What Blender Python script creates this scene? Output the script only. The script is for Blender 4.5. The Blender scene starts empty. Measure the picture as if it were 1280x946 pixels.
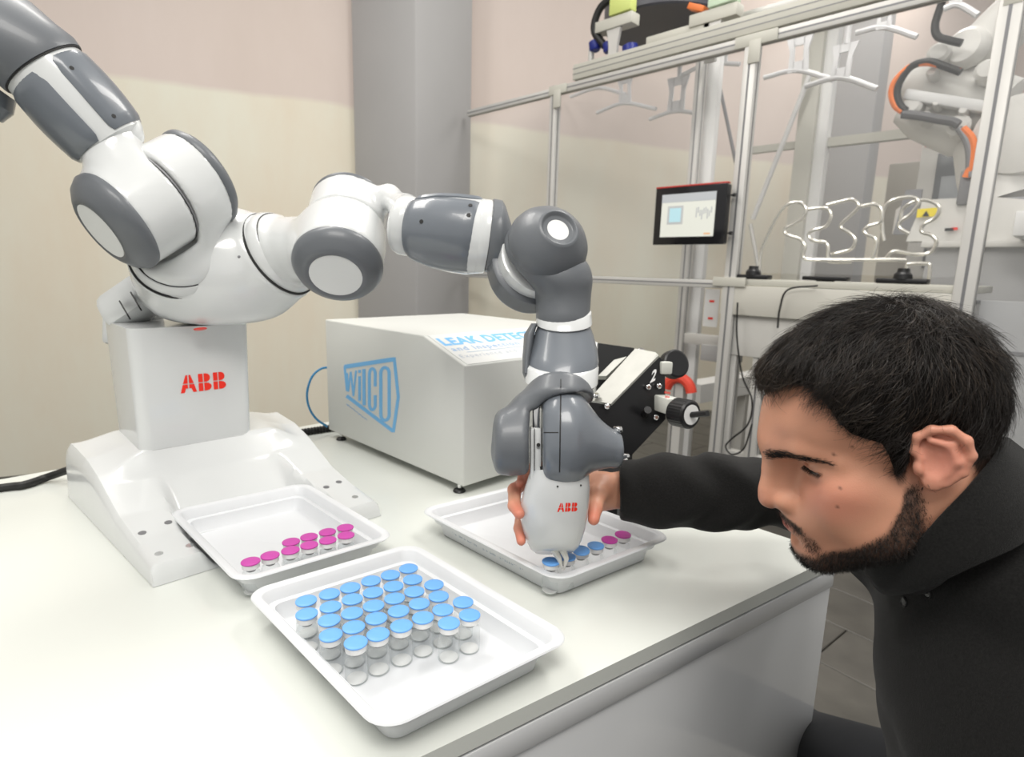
import bpy, bmesh, math, random
import numpy as np
from mathutils import Vector, Matrix
random.seed(7); rng = np.random.default_rng(7)
scene = bpy.context.scene
COL = scene.collection

# ------------------------------------------------------------------ camera
ZC = 1.39            # camera height
TZ = 0.90            # bench top height
FPX = 735.0          # focal length in pixels of a 1280 px wide frame
pitch, roll, s2 = math.radians(10.6), math.radians(1.5), math.sqrt(.5)
_fw = np.array([0, math.cos(pitch), -math.sin(pitch)]); _r0 = np.array([1., 0, 0]); _u0 = np.cross(_r0, _fw)
_r = _r0*math.cos(roll)+_u0*math.sin(roll); _u = -_r0*math.sin(roll)+_u0*math.cos(roll)
_R = np.array([[s2, s2, 0], [-s2, s2, 0], [0, 0, 1.]])
FW, RR, UU = _R@_fw, _R@_r, _R@_u
CAM = np.array([0, 0, ZC])
cd = bpy.data.cameras.new('camera'); cam = bpy.data.objects.new('camera', cd); COL.objects.link(cam)
cd.sensor_width = 36.0; cd.lens = FPX/1280*36.0; cd.dof.use_dof = True; cd.dof.focus_distance = .70; cd.dof.aperture_fstop = 7.5; cd.clip_start = .02; cd.clip_end = 100
cam.matrix_world = Matrix(((RR[0], UU[0], -FW[0], CAM[0]), (RR[1], UU[1], -FW[1], CAM[1]), (RR[2], UU[2], -FW[2], CAM[2]), (0, 0, 0, 1)))
scene.camera = cam

# ------------------------------------------------------------------ light
w = bpy.data.worlds.new('hall'); scene.world = w; w.use_nodes = True
bg = w.node_tree.nodes['Background']; bg.inputs[0].default_value = (1.0, .985, .95, 1); bg.inputs[1].default_value = .63
def area(name, loc, target, sx, sy, power, col=(1, .97, .92)):
    l = bpy.data.lights.new(name, 'AREA'); l.shape = 'RECTANGLE'; l.size = sx; l.size_y = sy; l.energy = power; l.color = col
    o = bpy.data.objects.new(name, l); COL.objects.link(o); o.location = loc
    o.rotation_euler = (Vector(target)-Vector(loc)).to_track_quat('-Z', 'Y').to_euler(); return o
area('ceiling_lamp', (-.6, -.5, 3.6), (.6, .9, .9), 1.6, .9, 66)
area('ceiling_lamp.001', (.2, 2.4, 4.2), (.5, 1.4, .9), 2.4, .5, 60)
area('ceiling_lamp.002', (2.6, .6, 4.2), (1.8, 1.2, 1.0), 2.4, .5, 60)
area('ceiling_lamp.003', (3.6, 4.6, 4.8), (3.8, 5.6, 1.5), 3.5, .8, 300)
area('ceiling_lamp.004', (6.5, 1.6, 4.8), (6.3, 2.2, 1.0), 3.0, .8, 70)
scene.view_settings.view_transform = 'Standard'; scene.view_settings.look = 'None'
scene.view_settings.exposure = 0.0; scene.view_settings.gamma = 1.0; scene.view_settings.use_curve_mapping = False

# ------------------------------------------------------------------ helpers
def ray(x, y): return (FW*FPX+RR*(x-640)-UU*(y-473))/FPX
def P(x, y, D): return CAM+ray(x, y)*D
def onz(x, y, z):
    d = ray(x, y); return CAM+d*((z-ZC)/d[2])
def onp(x, y, ax, v):
    d = ray(x, y); return CAM+d*((v-CAM[ax])/d[ax])
A = np.array
def nrm(v): v = np.asarray(v, float); return v/np.linalg.norm(v)
def rotz(a): c, s = math.cos(a), math.sin(a); return A([[c, -s, 0], [s, c, 0], [0, 0, 1.]])
def frame_of(axis, hint=(0, 0, 1)):
    z = nrm(axis); h = A(hint, float)
    if abs(z@nrm(h)) > .98: h = A([1., 0, 0])
    x = nrm(np.cross(h, z)); y = np.cross(z, x); return x, y, z

def mat(name, col, rough=.5, metal=0., coat=0., bump=0., bscale=200., var=0., vscale=8., spec=.5, trans=0., alpha=1., emit=0., sheen=0., sss=0., ior=1.45, vcol=None):
    m = bpy.data.materials.new(name); m.use_nodes = True; nt = m.node_tree; b = nt.nodes['Principled BSDF']
    b.inputs['Base Color'].default_value = (*col, 1); b.inputs['Roughness'].default_value = rough; b.inputs['Metallic'].default_value = metal
    b.inputs['Coat Weight'].default_value = coat; b.inputs['Coat Roughness'].default_value = .06
    b.inputs['Specular IOR Level'].default_value = spec; b.inputs['Transmission Weight'].default_value = trans; b.inputs['Alpha'].default_value = alpha; b.inputs['IOR'].default_value = ior
    if sheen: b.inputs['Sheen Weight'].default_value = sheen; b.inputs['Sheen Roughness'].default_value = .5
    if sss:
        b.inputs['Subsurface Weight'].default_value = sss; b.inputs['Subsurface Radius'].default_value = (1, .35, .2); b.inputs['Subsurface Scale'].default_value = .006
    if emit: b.inputs['Emission Color'].default_value = (*col, 1); b.inputs['Emission Strength'].default_value = emit
    if var or bump:
        tc = nt.nodes.new('ShaderNodeTexCoord')
    if var:
        n = nt.nodes.new('ShaderNodeTexNoise'); n.inputs['Scale'].default_value = vscale; n.inputs['Detail'].default_value = 5
        nt.links.new(tc.outputs['Object'], n.inputs['Vector'])
        mx = nt.nodes.new('ShaderNodeMix'); mx.data_type = 'RGBA'
        mx.inputs['A'].default_value = (*[c*(1-var) for c in col], 1); mx.inputs['B'].default_value = (*[min(1, c*(1+var)) for c in col], 1)
        rp = nt.nodes.new('ShaderNodeMapRange'); rp.inputs[1].default_value = .3; rp.inputs[2].default_value = .7
        nt.links.new(n.outputs['Fac'], rp.inputs[0]); nt.links.new(rp.outputs[0], mx.inputs['Factor']); nt.links.new(mx.outputs['Result'], b.inputs['Base Color'])
    if vcol:
        at = nt.nodes.new('ShaderNodeAttribute'); at.attribute_name = vcol; nt.links.new(at.outputs['Color'], b.inputs['Base Color'])
    if bump:
        n2 = nt.nodes.new('ShaderNodeTexNoise'); n2.inputs['Scale'].default_value = bscale; n2.inputs['Detail'].default_value = 3
        nt.links.new(tc.outputs['Object'], n2.inputs['Vector'])
        bp = nt.nodes.new('ShaderNodeBump'); bp.inputs['Strength'].default_value = bump; bp.inputs['Distance'].default_value = .002
        nt.links.new(n2.outputs['Fac'], bp.inputs['Height']); nt.links.new(bp.outputs['Normal'], b.inputs['Normal'])
    return m

class MB:
    def __init__(s): s.v = []; s.f = []
    def add(s, v, f):
        o = len(s.v); s.v.extend([tuple(map(float, p)) for p in v]); s.f.extend([tuple(i+o for i in q) for q in f]); return s
    def box(s, c, size, R=None, bev=0., seg=2):
        bm = bmesh.new(); bmesh.ops.create_cube(bm, size=1.0)
        for v in bm.verts: v.co = Vector((v.co.x*size[0], v.co.y*size[1], v.co.z*size[2]))
        if bev: bmesh.ops.bevel(bm, geom=list(bm.edges), offset=bev, segments=seg, profile=.5, affect='EDGES')
        R_ = np.eye(3) if R is None else np.asarray(R); c = A(c, float)
        bm.verts.index_update(); v = [R_@A(q.co)+c for q in bm.verts]; f = [[q.index for q in p.verts] for p in bm.faces]; bm.free(); return s.add(v, f)
    def bar(s, a, b, w, h=None, hint=(0, 0, 1), bev=0.):
        a, b = A(a, float), A(b, float); h = w if h is None else h; x, y, z = frame_of(b-a, hint)
        return s.box((a+b)/2, (w, h, np.linalg.norm(b-a)), np.stack([x, y, z], 1), bev)
    def loft(s, rings, cap=(True, True), closed=True):
        n = len(rings[0]); v = [p for r in rings for p in r]; f = []
        for i in range(len(rings)-1):
            for j in range(n if closed else n-1):
                k = (j+1) % n; f.append((i*n+j, i*n+k, (i+1)*n+k, (i+1)*n+j))
        if closed and cap[0]: f.append(tuple(range(n))[::-1])
        if closed and cap[1]: f.append(tuple((len(rings)-1)*n+j for j in range(n)))
        return s.add(v, f)
    def lathe(s, o, axis, prof, n=40, hint=(0, 0, 1)):
        """prof: (t along axis, radius)"""
        x, y, z = frame_of(axis, hint); o = A(o, float); rings = []
        for t, r in prof:
            r = max(r, 1e-5); rings.append([o+z*t+r*(x*math.cos(2*math.pi*k/n)+y*math.sin(2*math.pi*k/n)) for k in range(n)])
        return s.loft(rings)
    def tube(s, pts, r, n=10, cap=True):
        pts = [A(p, float) for p in pts]; m = len(pts); rr = [r]*m if np.isscalar(r) else r; rings = []; px = None
        for i in range(m):
            t = nrm(pts[min(i+1, m-1)]-pts[max(i-1, 0)])
            if px is None: x, y, _ = frame_of(t)
            else:
                x = px-t*(px@t); x = nrm(x); y = np.cross(t, x)
            px = x; rings.append([pts[i]+rr[i]*(x*math.cos(2*math.pi*k/n)+y*math.sin(2*math.pi*k/n)) for k in range(n)])
        return s.loft(rings, (cap, cap))
    def prism(s, poly, o, u, v, th):
        """polygon (2D list) on plane o,u,v, extruded by th along n=u x v"""
        o, u, v = A(o, float), A(u, float), A(v, float); n = nrm(np.cross(u, v))*th; k = len(poly)
        a = sum(poly[i][0]*poly[(i+1) % k][1]-poly[(i+1) % k][0]*poly[i][1] for i in range(k))
        if a < 0: poly = poly[::-1]
        vs = [o+u*p[0]+v*p[1] for p in poly]+[o+u*p[0]+v*p[1]+n for p in poly]
        f = [tuple(range(k))[::-1], tuple(range(k, 2*k))]+[(i, (i+1) % k, k+(i+1) % k, k+i) for i in range(k)]
        return s.add(vs, f)

def spline(pts, n=8):
    pts = [A(p, float) for p in pts]; q = [2*pts[0]-pts[1]]+pts+[2*pts[-1]-pts[-2]]; out = []
    for i in range(1, len(q)-2):
        for k in range(n):
            t = k/n; out.append(.5*((2*q[i])+(-q[i-1]+q[i+1])*t+(2*q[i-1]-5*q[i]+4*q[i+1]-q[i+2])*t*t+(-q[i-1]+3*q[i]-3*q[i+1]+q[i+2])*t**3))
    out.append(pts[-1]); return out

def woff(o):
    t = Vector((0, 0, 0))
    while o is not None: t += o.location; o = o.parent
    return t
def obj(name, mb, m, parent=None, sharp=35., smooth=True, label=None):
    me = bpy.data.meshes.new(name); off = woff(parent)
    v = mb.v if isinstance(mb.v, list) else mb.v.tolist()
    me.from_pydata([(p[0]-off.x, p[1]-off.y, p[2]-off.z) for p in v], [], mb.f); me.update()
    if smooth and len(me.polygons):
        me.polygons.foreach_set('use_smooth', [True]*len(me.polygons))
        if sharp < 180: me.set_sharp_from_angle(angle=math.radians(sharp))
    me.materials.append(m)
    o = bpy.data.objects.new(name, me); COL.objects.link(o)
    if parent: o.parent = parent
    if label: o['label'] = label
    return o
def tag(o, label, cat, group=None, kind=None):
    if label: o['label'] = label
    if cat: o['category'] = cat
    if group: o['group'] = group
    if kind: o['kind'] = kind
    return o
def thing(name, loc, label, cat, group=None):
    e = bpy.data.objects.new(name, None); COL.objects.link(e); e.location = tuple(map(float, loc)); e.empty_display_size = .05
    return tag(e, label, cat, group)
def struct(name, mb, m, **k):
    o = obj(name, mb, m, **k); o['kind'] = 'structure'; return o
def copy_tree(o, parent=None):
    c = o.copy(); COL.objects.link(c)
    if parent: c.parent = parent
    for ch in list(o.children): copy_tree(ch, c)
    return c
def ring_px(L, Rr, D, ratio=1., tau=0., n=32, ex=2., axis=None, D2=None):
    """cross-section whose ends show at pixels L and R; tau tips its near side along 'up' of the section"""
    p, q = P(*L, D), P(*Rr, D if D2 is None else D2); c = (p+q)/2; e1 = (q-p)/2; r = np.linalg.norm(e1); x = e1/r
    view = nrm(CAM-c); y = nrm(view-x*(view@x)); z = np.cross(x, y)      # z: 'up' when L is on the left
    e2 = ratio*r*(y*math.cos(tau)+z*math.sin(tau)); out = []
    for k in range(n):
        a = 2*math.pi*k/n; ca, sa = math.cos(a), math.sin(a)
        out.append(c+e1*np.sign(ca)*abs(ca)**(2/ex)+e2*np.sign(sa)*abs(sa)**(2/ex))
    return out
def loft_px(secs, ratio=1., tau=0., n=32, ex=2., mb=None, cap=(True, True)):
    mb = mb or MB(); rings = [ring_px(s[0], s[1], s[2], s[3] if len(s) > 3 else ratio, s[4] if len(s) > 4 else tau, n, ex) for s in secs]
    mb.loft(rings, cap); return mb

# implicit surfaces ------------------------------------------------------
def s_sph(p, c, r): return np.linalg.norm(p-A(c, np.float32), axis=1)-r
def s_ell(p, c, r, R=None):
    q = p-A(c, np.float32)
    if R is not None: q = q@np.asarray(R, np.float32)         # columns of R = local axes
    r = A(r, np.float32); k0 = np.linalg.norm(q/r, axis=1); k1 = np.linalg.norm(q/(r*r), axis=1)+1e-9
    return k0*(k0-1)/k1
def s_cap(p, a, b, ra, rb=None):
    rb = ra if rb is None else rb; a = A(a, np.float32); b = A(b, np.float32); d = b-a; q = p-a
    t = np.clip((q@d)/(d@d+1e-12), 0, 1); return np.linalg.norm(q-t[:, None]*d, axis=1)-(ra+(rb-ra)*t)
def s_cyl(p, a, b, r, rnd=.006):
    a = A(a, np.float32); b = A(b, np.float32); L = np.linalg.norm(b-a); d = (b-a)/L; q = p-(a+b)/2; h = q@d
    rad = np.sqrt(np.maximum((q*q).sum(1)-h*h, 0)); dx = rad-(r-rnd); dy = np.abs(h)-(L/2-rnd)
    return np.minimum(np.maximum(dx, dy), 0)+np.sqrt(np.maximum(dx, 0)**2+np.maximum(dy, 0)**2)-rnd
def s_chain(p, pts, rs, k=.004):
    d = None
    for i in range(len(pts)-1):
        e = s_cap(p, pts[i], pts[i+1], rs[i], rs[i+1]); d = e if d is None else smin(d, e, k)
    return d
def smin(a, b, k):
    if k <= 0: return np.minimum(a, b)
    h = np.maximum(k-np.abs(a-b), 0)/k; return np.minimum(a, b)-h*h*k*.25
def smax(a, b, k): return -smin(-a, -b, k)
def surface_net(fn, lo, hi, h):
    lo = A(lo, float); n = np.ceil((A(hi)-lo)/h).astype(int)+1
    g = [np.float32(lo[i])+np.arange(n[i], dtype=np.float32)*np.float32(h) for i in range(3)]
    X, Y, Z = np.meshgrid(*g, indexing='ij'); pts = np.stack([X.ravel(), Y.ravel(), Z.ravel()], 1)
    # coarse pass: only blocks near the surface are evaluated finely
    B = 4; nb = -(-n//B); cg = [np.float32(lo[i])+(np.arange(nb[i], dtype=np.float32)*B+(B-1)/2)*np.float32(h) for i in range(3)]
    cX, cY, cZ = np.meshgrid(*cg, indexing='ij'); cp = np.stack([cX.ravel(), cY.ravel(), cZ.ravel()], 1); cvv = np.concatenate([fn(cp[i:i+300000]) for i in range(0, len(cp), 300000)]).reshape(nb)
    full = np.repeat(np.repeat(np.repeat(cvv, B, 0), B, 1), B, 2)[:n[0], :n[1], :n[2]].ravel().astype(np.float32); V = full.copy()
    near = np.flatnonzero(np.abs(full) < h*B*2.2)
    for i in range(0, len(near), 300000): k = near[i:i+300000]; V[k] = fn(pts[k])
    V = V.reshape(n); S = V < 0
    cor = [(a, b, c) for a in (0, 1) for b in (0, 1) for c in (0, 1)]
    sl = lambda arr, o: arr[o[0]:arr.shape[0]-1+o[0], o[1]:arr.shape[1]-1+o[1], o[2]:arr.shape[2]-1+o[2]]
    cnt = sum(sl(S, o).astype(np.int8) for o in cor); act = (cnt > 0) & (cnt < 8); idx = -np.ones(act.shape, np.int64); ii = np.argwhere(act); idx[act] = np.arange(len(ii))
    cv = {o: sl(V, o)[act] for o in cor}; acc = np.zeros((len(ii), 3)); num = np.zeros(len(ii))
    for o in cor:
        for ax in range(3):
            if o[ax] == 0:
                q = list(o); q[ax] = 1; q = tuple(q); a, b = cv[o], cv[q]; m = (a < 0) != (b < 0)
                t = np.where(m, a/(a-b+1e-20), 0); pos = np.tile(A(o, float), (len(ii), 1)); pos[:, ax] += t; acc[m] += pos[m]; num[m] += 1
    verts = lo+(ii+acc/num[:, None])*h; faces = []
    for ax in range(3):
        b, c = (ax+1) % 3, (ax+2) % 3
        s0 = [slice(None)]*3; s1 = [slice(None)]*3; s0[ax] = slice(0, -1); s1[ax] = slice(1, None)
        ed = np.argwhere(S[tuple(s0)] != S[tuple(s1)]); ed = ed[(ed[:, b] > 0) & (ed[:, c] > 0) & (ed[:, b] < n[b]-1) & (ed[:, c] < n[c]-1)]
        if not len(ed): continue
        def at(db, dc): e = ed.copy(); e[:, b] -= db; e[:, c] -= dc; return idx[e[:, 0], e[:, 1], e[:, 2]]
        q = np.stack([at(1, 1), at(0, 1), at(0, 0), at(1, 0)], 1); ins = S[ed[:, 0], ed[:, 1], ed[:, 2]]; q[~ins] = q[~ins][:, ::-1]; faces.append(q)
    faces = np.concatenate(faces); faces = faces[(faces >= 0).all(1)]
    mb = MB(); mb.v = verts; mb.f = [tuple(q) for q in faces.tolist()]; return mb
def text_mb(body, size, o, u, v, th=.0006, sx=1., align='LEFT', spacing=1.0, off=0.):
    cu = bpy.data.curves.new('t', 'FONT'); cu.body = body; cu.size = size; cu.align_x = align; cu.space_character = spacing; cu.offset = off; cu.resolution_u = 3
    ob = bpy.data.objects.new('t', cu); COL.objects.link(ob); bpy.context.view_layer.update()
    me = ob.evaluated_get(bpy.context.evaluated_depsgraph_get()).to_mesh(); o, u, v = A(o, float), nrm(u), nrm(v); n = np.cross(u, v)
    mb = MB(); vs = [o+u*q.co.x*sx+v*q.co.y+n*th for q in me.vertices]; mb.add(vs, [tuple(p.vertices) for p in me.polygons])
    ob.to_mesh_clear(); bpy.data.objects.remove(ob); bpy.data.curves.remove(cu); return mb

# ------------------------------------------------------------------ materials
M = {}
M['bench'] = mat('bench_white', (.69, .71, .67), .32, coat=.25, var=.015, vscale=3)
M['bench_front'] = mat('bench_front', (.70, .71, .72), .16, coat=.6, var=.02, vscale=4)
M['tray'] = mat('tray_plastic', (.72, .735, .755), .38, var=.012, vscale=20)
M['rwhite'] = mat('robot_white', (.66, .675, .675), .22, coat=.5, var=.01, vscale=6)
M['rgray'] = mat('robot_gray', (.155, .172, .195), .3, coat=.35, var=.04, vscale=10)
M['rgray2'] = mat('robot_gray_soft', (.13, .14, .153), .42, coat=.1, var=.04, vscale=10)
M['seam'] = mat('seam_black', (.02, .02, .02), .6)
M['disc'] = mat('disc_white', (.78, .79, .78), .5)
M['chrome'] = mat('chrome', (.75, .75, .75), .18, metal=1.)
M['red'] = mat('logo_red', (.85, .03, .015), .4)
M['box'] = mat('box_powder', (.63, .64, .615), .42, bump=.05, bscale=900)
M['blue'] = mat('logo_blue', (.18, .47, .80), .45)
M['lblue'] = mat('logo_pale', (.30, .46, .68), .45)
M['lgrey'] = mat('print_grey', (.42, .48, .56), .5)
M['black'] = mat('black_plastic', (.012, .012, .013), .38, bump=.05)
M['blackm'] = mat('black_anodised', (.010, .010, .011), .33)
M['steel'] = mat('steel_plate', (.45, .45, .42), .5, metal=.45, var=.06, vscale=30)
M['alu'] = mat('aluminium', (.62, .61, .585), .45, metal=.25, var=.02)
M['alud'] = mat('aluminium_slot', (.23, .23, .24), .5, metal=.5)
M['beige'] = mat('beam_beige', (.56, .55, .49), .5, var=.02)
def clear_mat(name, k, tint=(1, 1, 1), edge=.35):
    m = bpy.data.materials.new(name); m.use_nodes = True; nt = m.node_tree; b = nt.nodes['Principled BSDF']; out = nt.nodes['Material Output']
    b.inputs['Base Color'].default_value = (.9, .92, .93, 1); b.inputs['Roughness'].default_value = .04; t = nt.nodes.new('ShaderNodeBsdfTransparent'); t.inputs[0].default_value = (*tint, 1)
    lw = nt.nodes.new('ShaderNodeLayerWeight'); lw.inputs[0].default_value = .25; ma = nt.nodes.new('ShaderNodeMath'); ma.operation = 'MULTIPLY_ADD'; ma.inputs[1].default_value = edge; ma.inputs[2].default_value = k
    nt.links.new(lw.outputs['Facing'], ma.inputs[0]); mx = nt.nodes.new('ShaderNodeMixShader'); nt.links.new(ma.outputs[0], mx.inputs[0]); nt.links.new(t.outputs[0], mx.inputs[1]); nt.links.new(b.outputs[0], mx.inputs[2]); nt.links.new(mx.outputs[0], out.inputs['Surface']); return m
M['glass'] = clear_mat('vial_glass', .04, (.97, .98, .98))
M['capblue'] = mat('cap_blue', (.16, .41, .86), .42, var=.03, vscale=60)
M['cappink'] = mat('cap_pink', (.52, .06, .36), .42, var=.03, vscale=60)
M['crimp'] = mat('crimp_white', (.80, .80, .79), .3, metal=.1)
M['stopper'] = mat('stopper_grey', (.35, .35, .35), .6)
M['cable'] = mat('cable_black', (.012, .012, .012), .5)
M['cblue'] = mat('cable_blue', (.03, .22, .45), .45)
M['white'] = mat('white_paint', (.78, .78, .77), .4)
M['offw'] = mat('off_white', (.62, .61, .58), .45, var=.03)
M['gpanel'] = mat('grey_panel', (.40, .40, .40), .45, var=.03, vscale=3)
# ================================================================== THE HALL
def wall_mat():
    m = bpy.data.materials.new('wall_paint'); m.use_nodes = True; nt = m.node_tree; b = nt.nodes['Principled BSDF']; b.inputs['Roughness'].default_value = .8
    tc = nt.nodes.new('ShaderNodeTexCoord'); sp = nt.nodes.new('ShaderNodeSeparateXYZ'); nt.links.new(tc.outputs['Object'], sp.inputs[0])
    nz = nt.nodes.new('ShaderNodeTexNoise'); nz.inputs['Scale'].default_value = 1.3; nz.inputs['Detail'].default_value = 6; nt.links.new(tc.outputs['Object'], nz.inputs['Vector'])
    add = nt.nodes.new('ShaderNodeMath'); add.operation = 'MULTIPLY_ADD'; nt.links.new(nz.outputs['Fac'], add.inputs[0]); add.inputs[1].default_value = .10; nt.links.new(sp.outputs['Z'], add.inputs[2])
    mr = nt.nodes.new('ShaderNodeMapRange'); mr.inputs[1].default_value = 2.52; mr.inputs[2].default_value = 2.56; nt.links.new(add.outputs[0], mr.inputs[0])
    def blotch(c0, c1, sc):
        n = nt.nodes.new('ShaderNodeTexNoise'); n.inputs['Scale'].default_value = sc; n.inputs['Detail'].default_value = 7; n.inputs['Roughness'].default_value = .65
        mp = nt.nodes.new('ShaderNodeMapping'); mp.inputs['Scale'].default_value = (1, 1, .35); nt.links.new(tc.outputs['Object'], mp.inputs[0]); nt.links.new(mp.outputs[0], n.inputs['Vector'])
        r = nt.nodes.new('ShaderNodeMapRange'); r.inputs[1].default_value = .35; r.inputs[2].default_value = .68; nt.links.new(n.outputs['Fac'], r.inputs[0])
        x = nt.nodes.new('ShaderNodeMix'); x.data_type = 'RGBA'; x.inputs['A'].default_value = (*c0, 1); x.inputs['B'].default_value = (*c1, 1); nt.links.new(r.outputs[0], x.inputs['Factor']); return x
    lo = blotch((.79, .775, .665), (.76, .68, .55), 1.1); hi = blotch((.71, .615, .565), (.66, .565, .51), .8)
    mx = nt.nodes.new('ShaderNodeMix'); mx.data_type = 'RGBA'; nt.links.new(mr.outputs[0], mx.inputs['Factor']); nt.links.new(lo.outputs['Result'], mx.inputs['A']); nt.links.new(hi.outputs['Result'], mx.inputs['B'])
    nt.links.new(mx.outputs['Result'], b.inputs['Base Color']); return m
M['wall'] = wall_mat()
M['pillar'] = mat('pillar_grey', (.41, .405, .405), .6, var=.03, vscale=2)
M['floor'] = mat('floor_stone', (.095, .089, .078), .4, var=.25, vscale=5, bump=.1, bscale=40)
M['grout'] = mat('floor_grout', (.06, .057, .05), .8, var=.1)
wd = nrm([math.cos(math.radians(-21)), math.sin(math.radians(-21)), 0]); wn = A([-wd[1], wd[0], 0])   # wall direction, wall normal away from camera
wc = P(640, 335, 4.9); wc[2] = 0
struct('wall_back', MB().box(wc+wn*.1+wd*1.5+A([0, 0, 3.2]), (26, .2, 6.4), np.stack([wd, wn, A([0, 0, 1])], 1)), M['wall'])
# square free-standing pillars
def pillar(name, x_corner, y, D, wl, wr, ang):
    c = P(x_corner, y, D); a = math.radians(ang); ex, ey = A([math.cos(a), math.sin(a), 0]), A([-math.sin(a), math.cos(a), 0])
    cc = c+ex*wr/2+ey*wl/2; cc[2] = 3.2
    struct(name, MB().box(cc, (wr, wl, 6.4), np.stack([ex, ey, A([0, 0, 1])], 1), .02), M['pillar'])
pillar('trim_1', 521, 300, 4.0, .60, .60, 12)
pillar('trim_2', 1092, 150, 5.6, .52, .62, 8)
# floor: screed with individual stone tiles where the photograph shows them
flo = struct('floor', MB().add([(-9, -9, 0), (14, -9, 0), (14, 14, 0), (-9, 14, 0)], [(0, 1, 2, 3)]), M['grout'])
tile = MB().box((0, 0, 0), (.286, .59, .012), None, .003, 1)
tme = None; fr = rotz(math.radians(-6))
cnt = 0
for i in range(-3, 11):
    for j in range(-4, 8):
        p = A([2.32+i*.29, .555+.30+(i % 2)*.30+j*.595, .0]); p = A([2.3, .6, 0])+fr@(p-A([2.3, .6, 0]))
        if tme is None:
            o = obj('tile', tile, M['floor'], None); tme = o.data
        else:
            o = bpy.data.objects.new('tile', tme); COL.objects.link(o)
        o.location = (p[0], p[1], .0065); o.rotation_euler = (0, 0, math.radians(-6)); o.parent = flo

# ================================================================== THE BENCH
bench = thing('work_bench', (.2, 1.0, 0), 'white glossy work bench with cabinet front carrying the robot and trays', 'bench')
tp = [(-1.0, .665), (1.115, .274), (1.115, 1.675), (-1.0, 1.675)]
obj('bench_top', MB().prism(tp, (0, 0, TZ-.022), (1, 0, 0), (0, 1, 0), .022), M['bench'], bench, smooth=False)
ins = [(-.98, .672), (1.103, .287), (1.103, 1.66), (-.98, 1.66)]
obj('cabinet_body', MB().prism([(x, y+.006) for x, y in ins], (0, 0, .0), (1, 0, 0), (0, 1, 0), TZ-.027), M['gpanel'], bench, smooth=False)
fd = nrm([1.115+1, .274-.665, 0]); fn = A([fd[1], -fd[0], 0]); f0 = A([1.115, .274, 0])
def fpt(s, z, off): return f0-fd*s+fn*off+A([0, 0, z])
FR3 = np.stack([fd, -fn, A([0, 0, 1])], 1)
obj('edge_rail', MB().box(fpt(1.06, TZ-.0435, -.006), (2.11, .012, .034), FR3, .002), M['bench_front'], bench)
obj('front_panel', MB().box(fpt(1.055, .43, -.012), (2.10, .016, .83), FR3, .002), M['bench_front'], bench)
obj('side_panel', MB().box((1.106, .98, .43), (.012, 1.37, .85), None, .002), M['bench_front'], bench)

# ================================================================== TRAYS AND VIALS
def rrect(w, h, r, n=6):
    out = []
    for cx, cy, a0 in ((w/2-r, h/2-r, 0), (-w/2+r, h/2-r, 90), (-w/2+r, -h/2+r, 180), (w/2-r, -h/2+r, 270)):
        for k in range(n+1):
            a = math.radians(a0+90*k/n); out.append((cx+r*math.cos(a), cy+r*math.sin(a)))
    return out
def tray(c, w, h, ang, label):
    c = A(c, float)
    t = thing('plastic_tray', (c[0], c[1], TZ), label, 'tray', 'white plastic trays on the bench')
    R = A([[math.cos(math.radians(ang)), 0, 0], [math.sin(math.radians(ang)), 1, 0], [0, 0, 1.]]); cc = A([c[0], c[1], 0])
    def ring(wd_, hd_, r, z): return [cc+R@A([x, y, 0])+A([0, 0, TZ+z]) for x, y in rrect(wd_, hd_, r)]
    mb = MB()
    mb.loft([ring(w-.062, h-.062, .014, .0005), ring(w-.056, h-.056, .016, .003), ring(w-.046, h-.046, .018, .0265), ring(w-.032, h-.032, .021, .0275), ring(w-.024, h-.024, .022, .042),
             ring(w-.004, h-.004, .028, .0425), ring(w, h, .03, .0445), ring(w-.003, h-.003, .029, .0465), ring(w-.022, h-.022, .021, .0467), ring(w-.027, h-.027, .019, .0445),
             ring(w-.036, h-.036, .018, .029), ring(w-.05, h-.05, .016, .028), ring(w-.06, h-.06, .014, .006), ring(w-.066, h-.066, .013, .004)])
    obj('tray_shell', mb, M['tray'], t, sharp=50)
    return t, cc, R
tr1 = tray((.392, .956), .2505, .332, -5.5, 'white tray holding ten pink-capped vials in front of the robot base')
tr2 = tray((.394, .587), .259, .342, -7, 'white tray nearest the camera crowded with blue-capped vials')
tr3 = tray((.737, .655), .264, .344, -8.2, 'white tray under the gripper with blue and pink capped vials')
# faint print on the long side of the third tray
t3, c3, R3 = tr3
def print_on_tray(s0, s1, z, size, seed):
    r_ = random.Random(seed); u = R3@A([0, -1., 0]); v = A([0, 0, 1.]); n = R3@A([-1., 0, 0]); mb = MB(); s = s0
    while s < s1:                                   # worn, unreadable stamp: short broken strokes
        wd_ = r_.uniform(.0012, .0035); hh = size*r_.uniform(.35, 1.)
        o = c3+n*(.264/2-.0250)+R3@A([0, .17-s, 0])+A([0, 0, TZ+z])
        mb.prism([(0, 0), (wd_, 0), (wd_, .0011), (.0009, .0011), (.0009, hh), (0, hh)] if r_.random() < .6 else [(0, hh-.001), (wd_, hh-.001), (wd_, hh), (0, hh)], o, u, v, .0006); s += wd_+r_.uniform(.0008, .003)
    return mb
obj('printed_text', print_on_tray(.065, .135, .0165, .006, 1), M['lgrey'], t3, label='worn unreadable grey stamp')
obj('printed_text', print_on_tray(.150, .245, .0165, .007, 2), M['lgrey'], t3, label='worn unreadable grey stamp')

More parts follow.
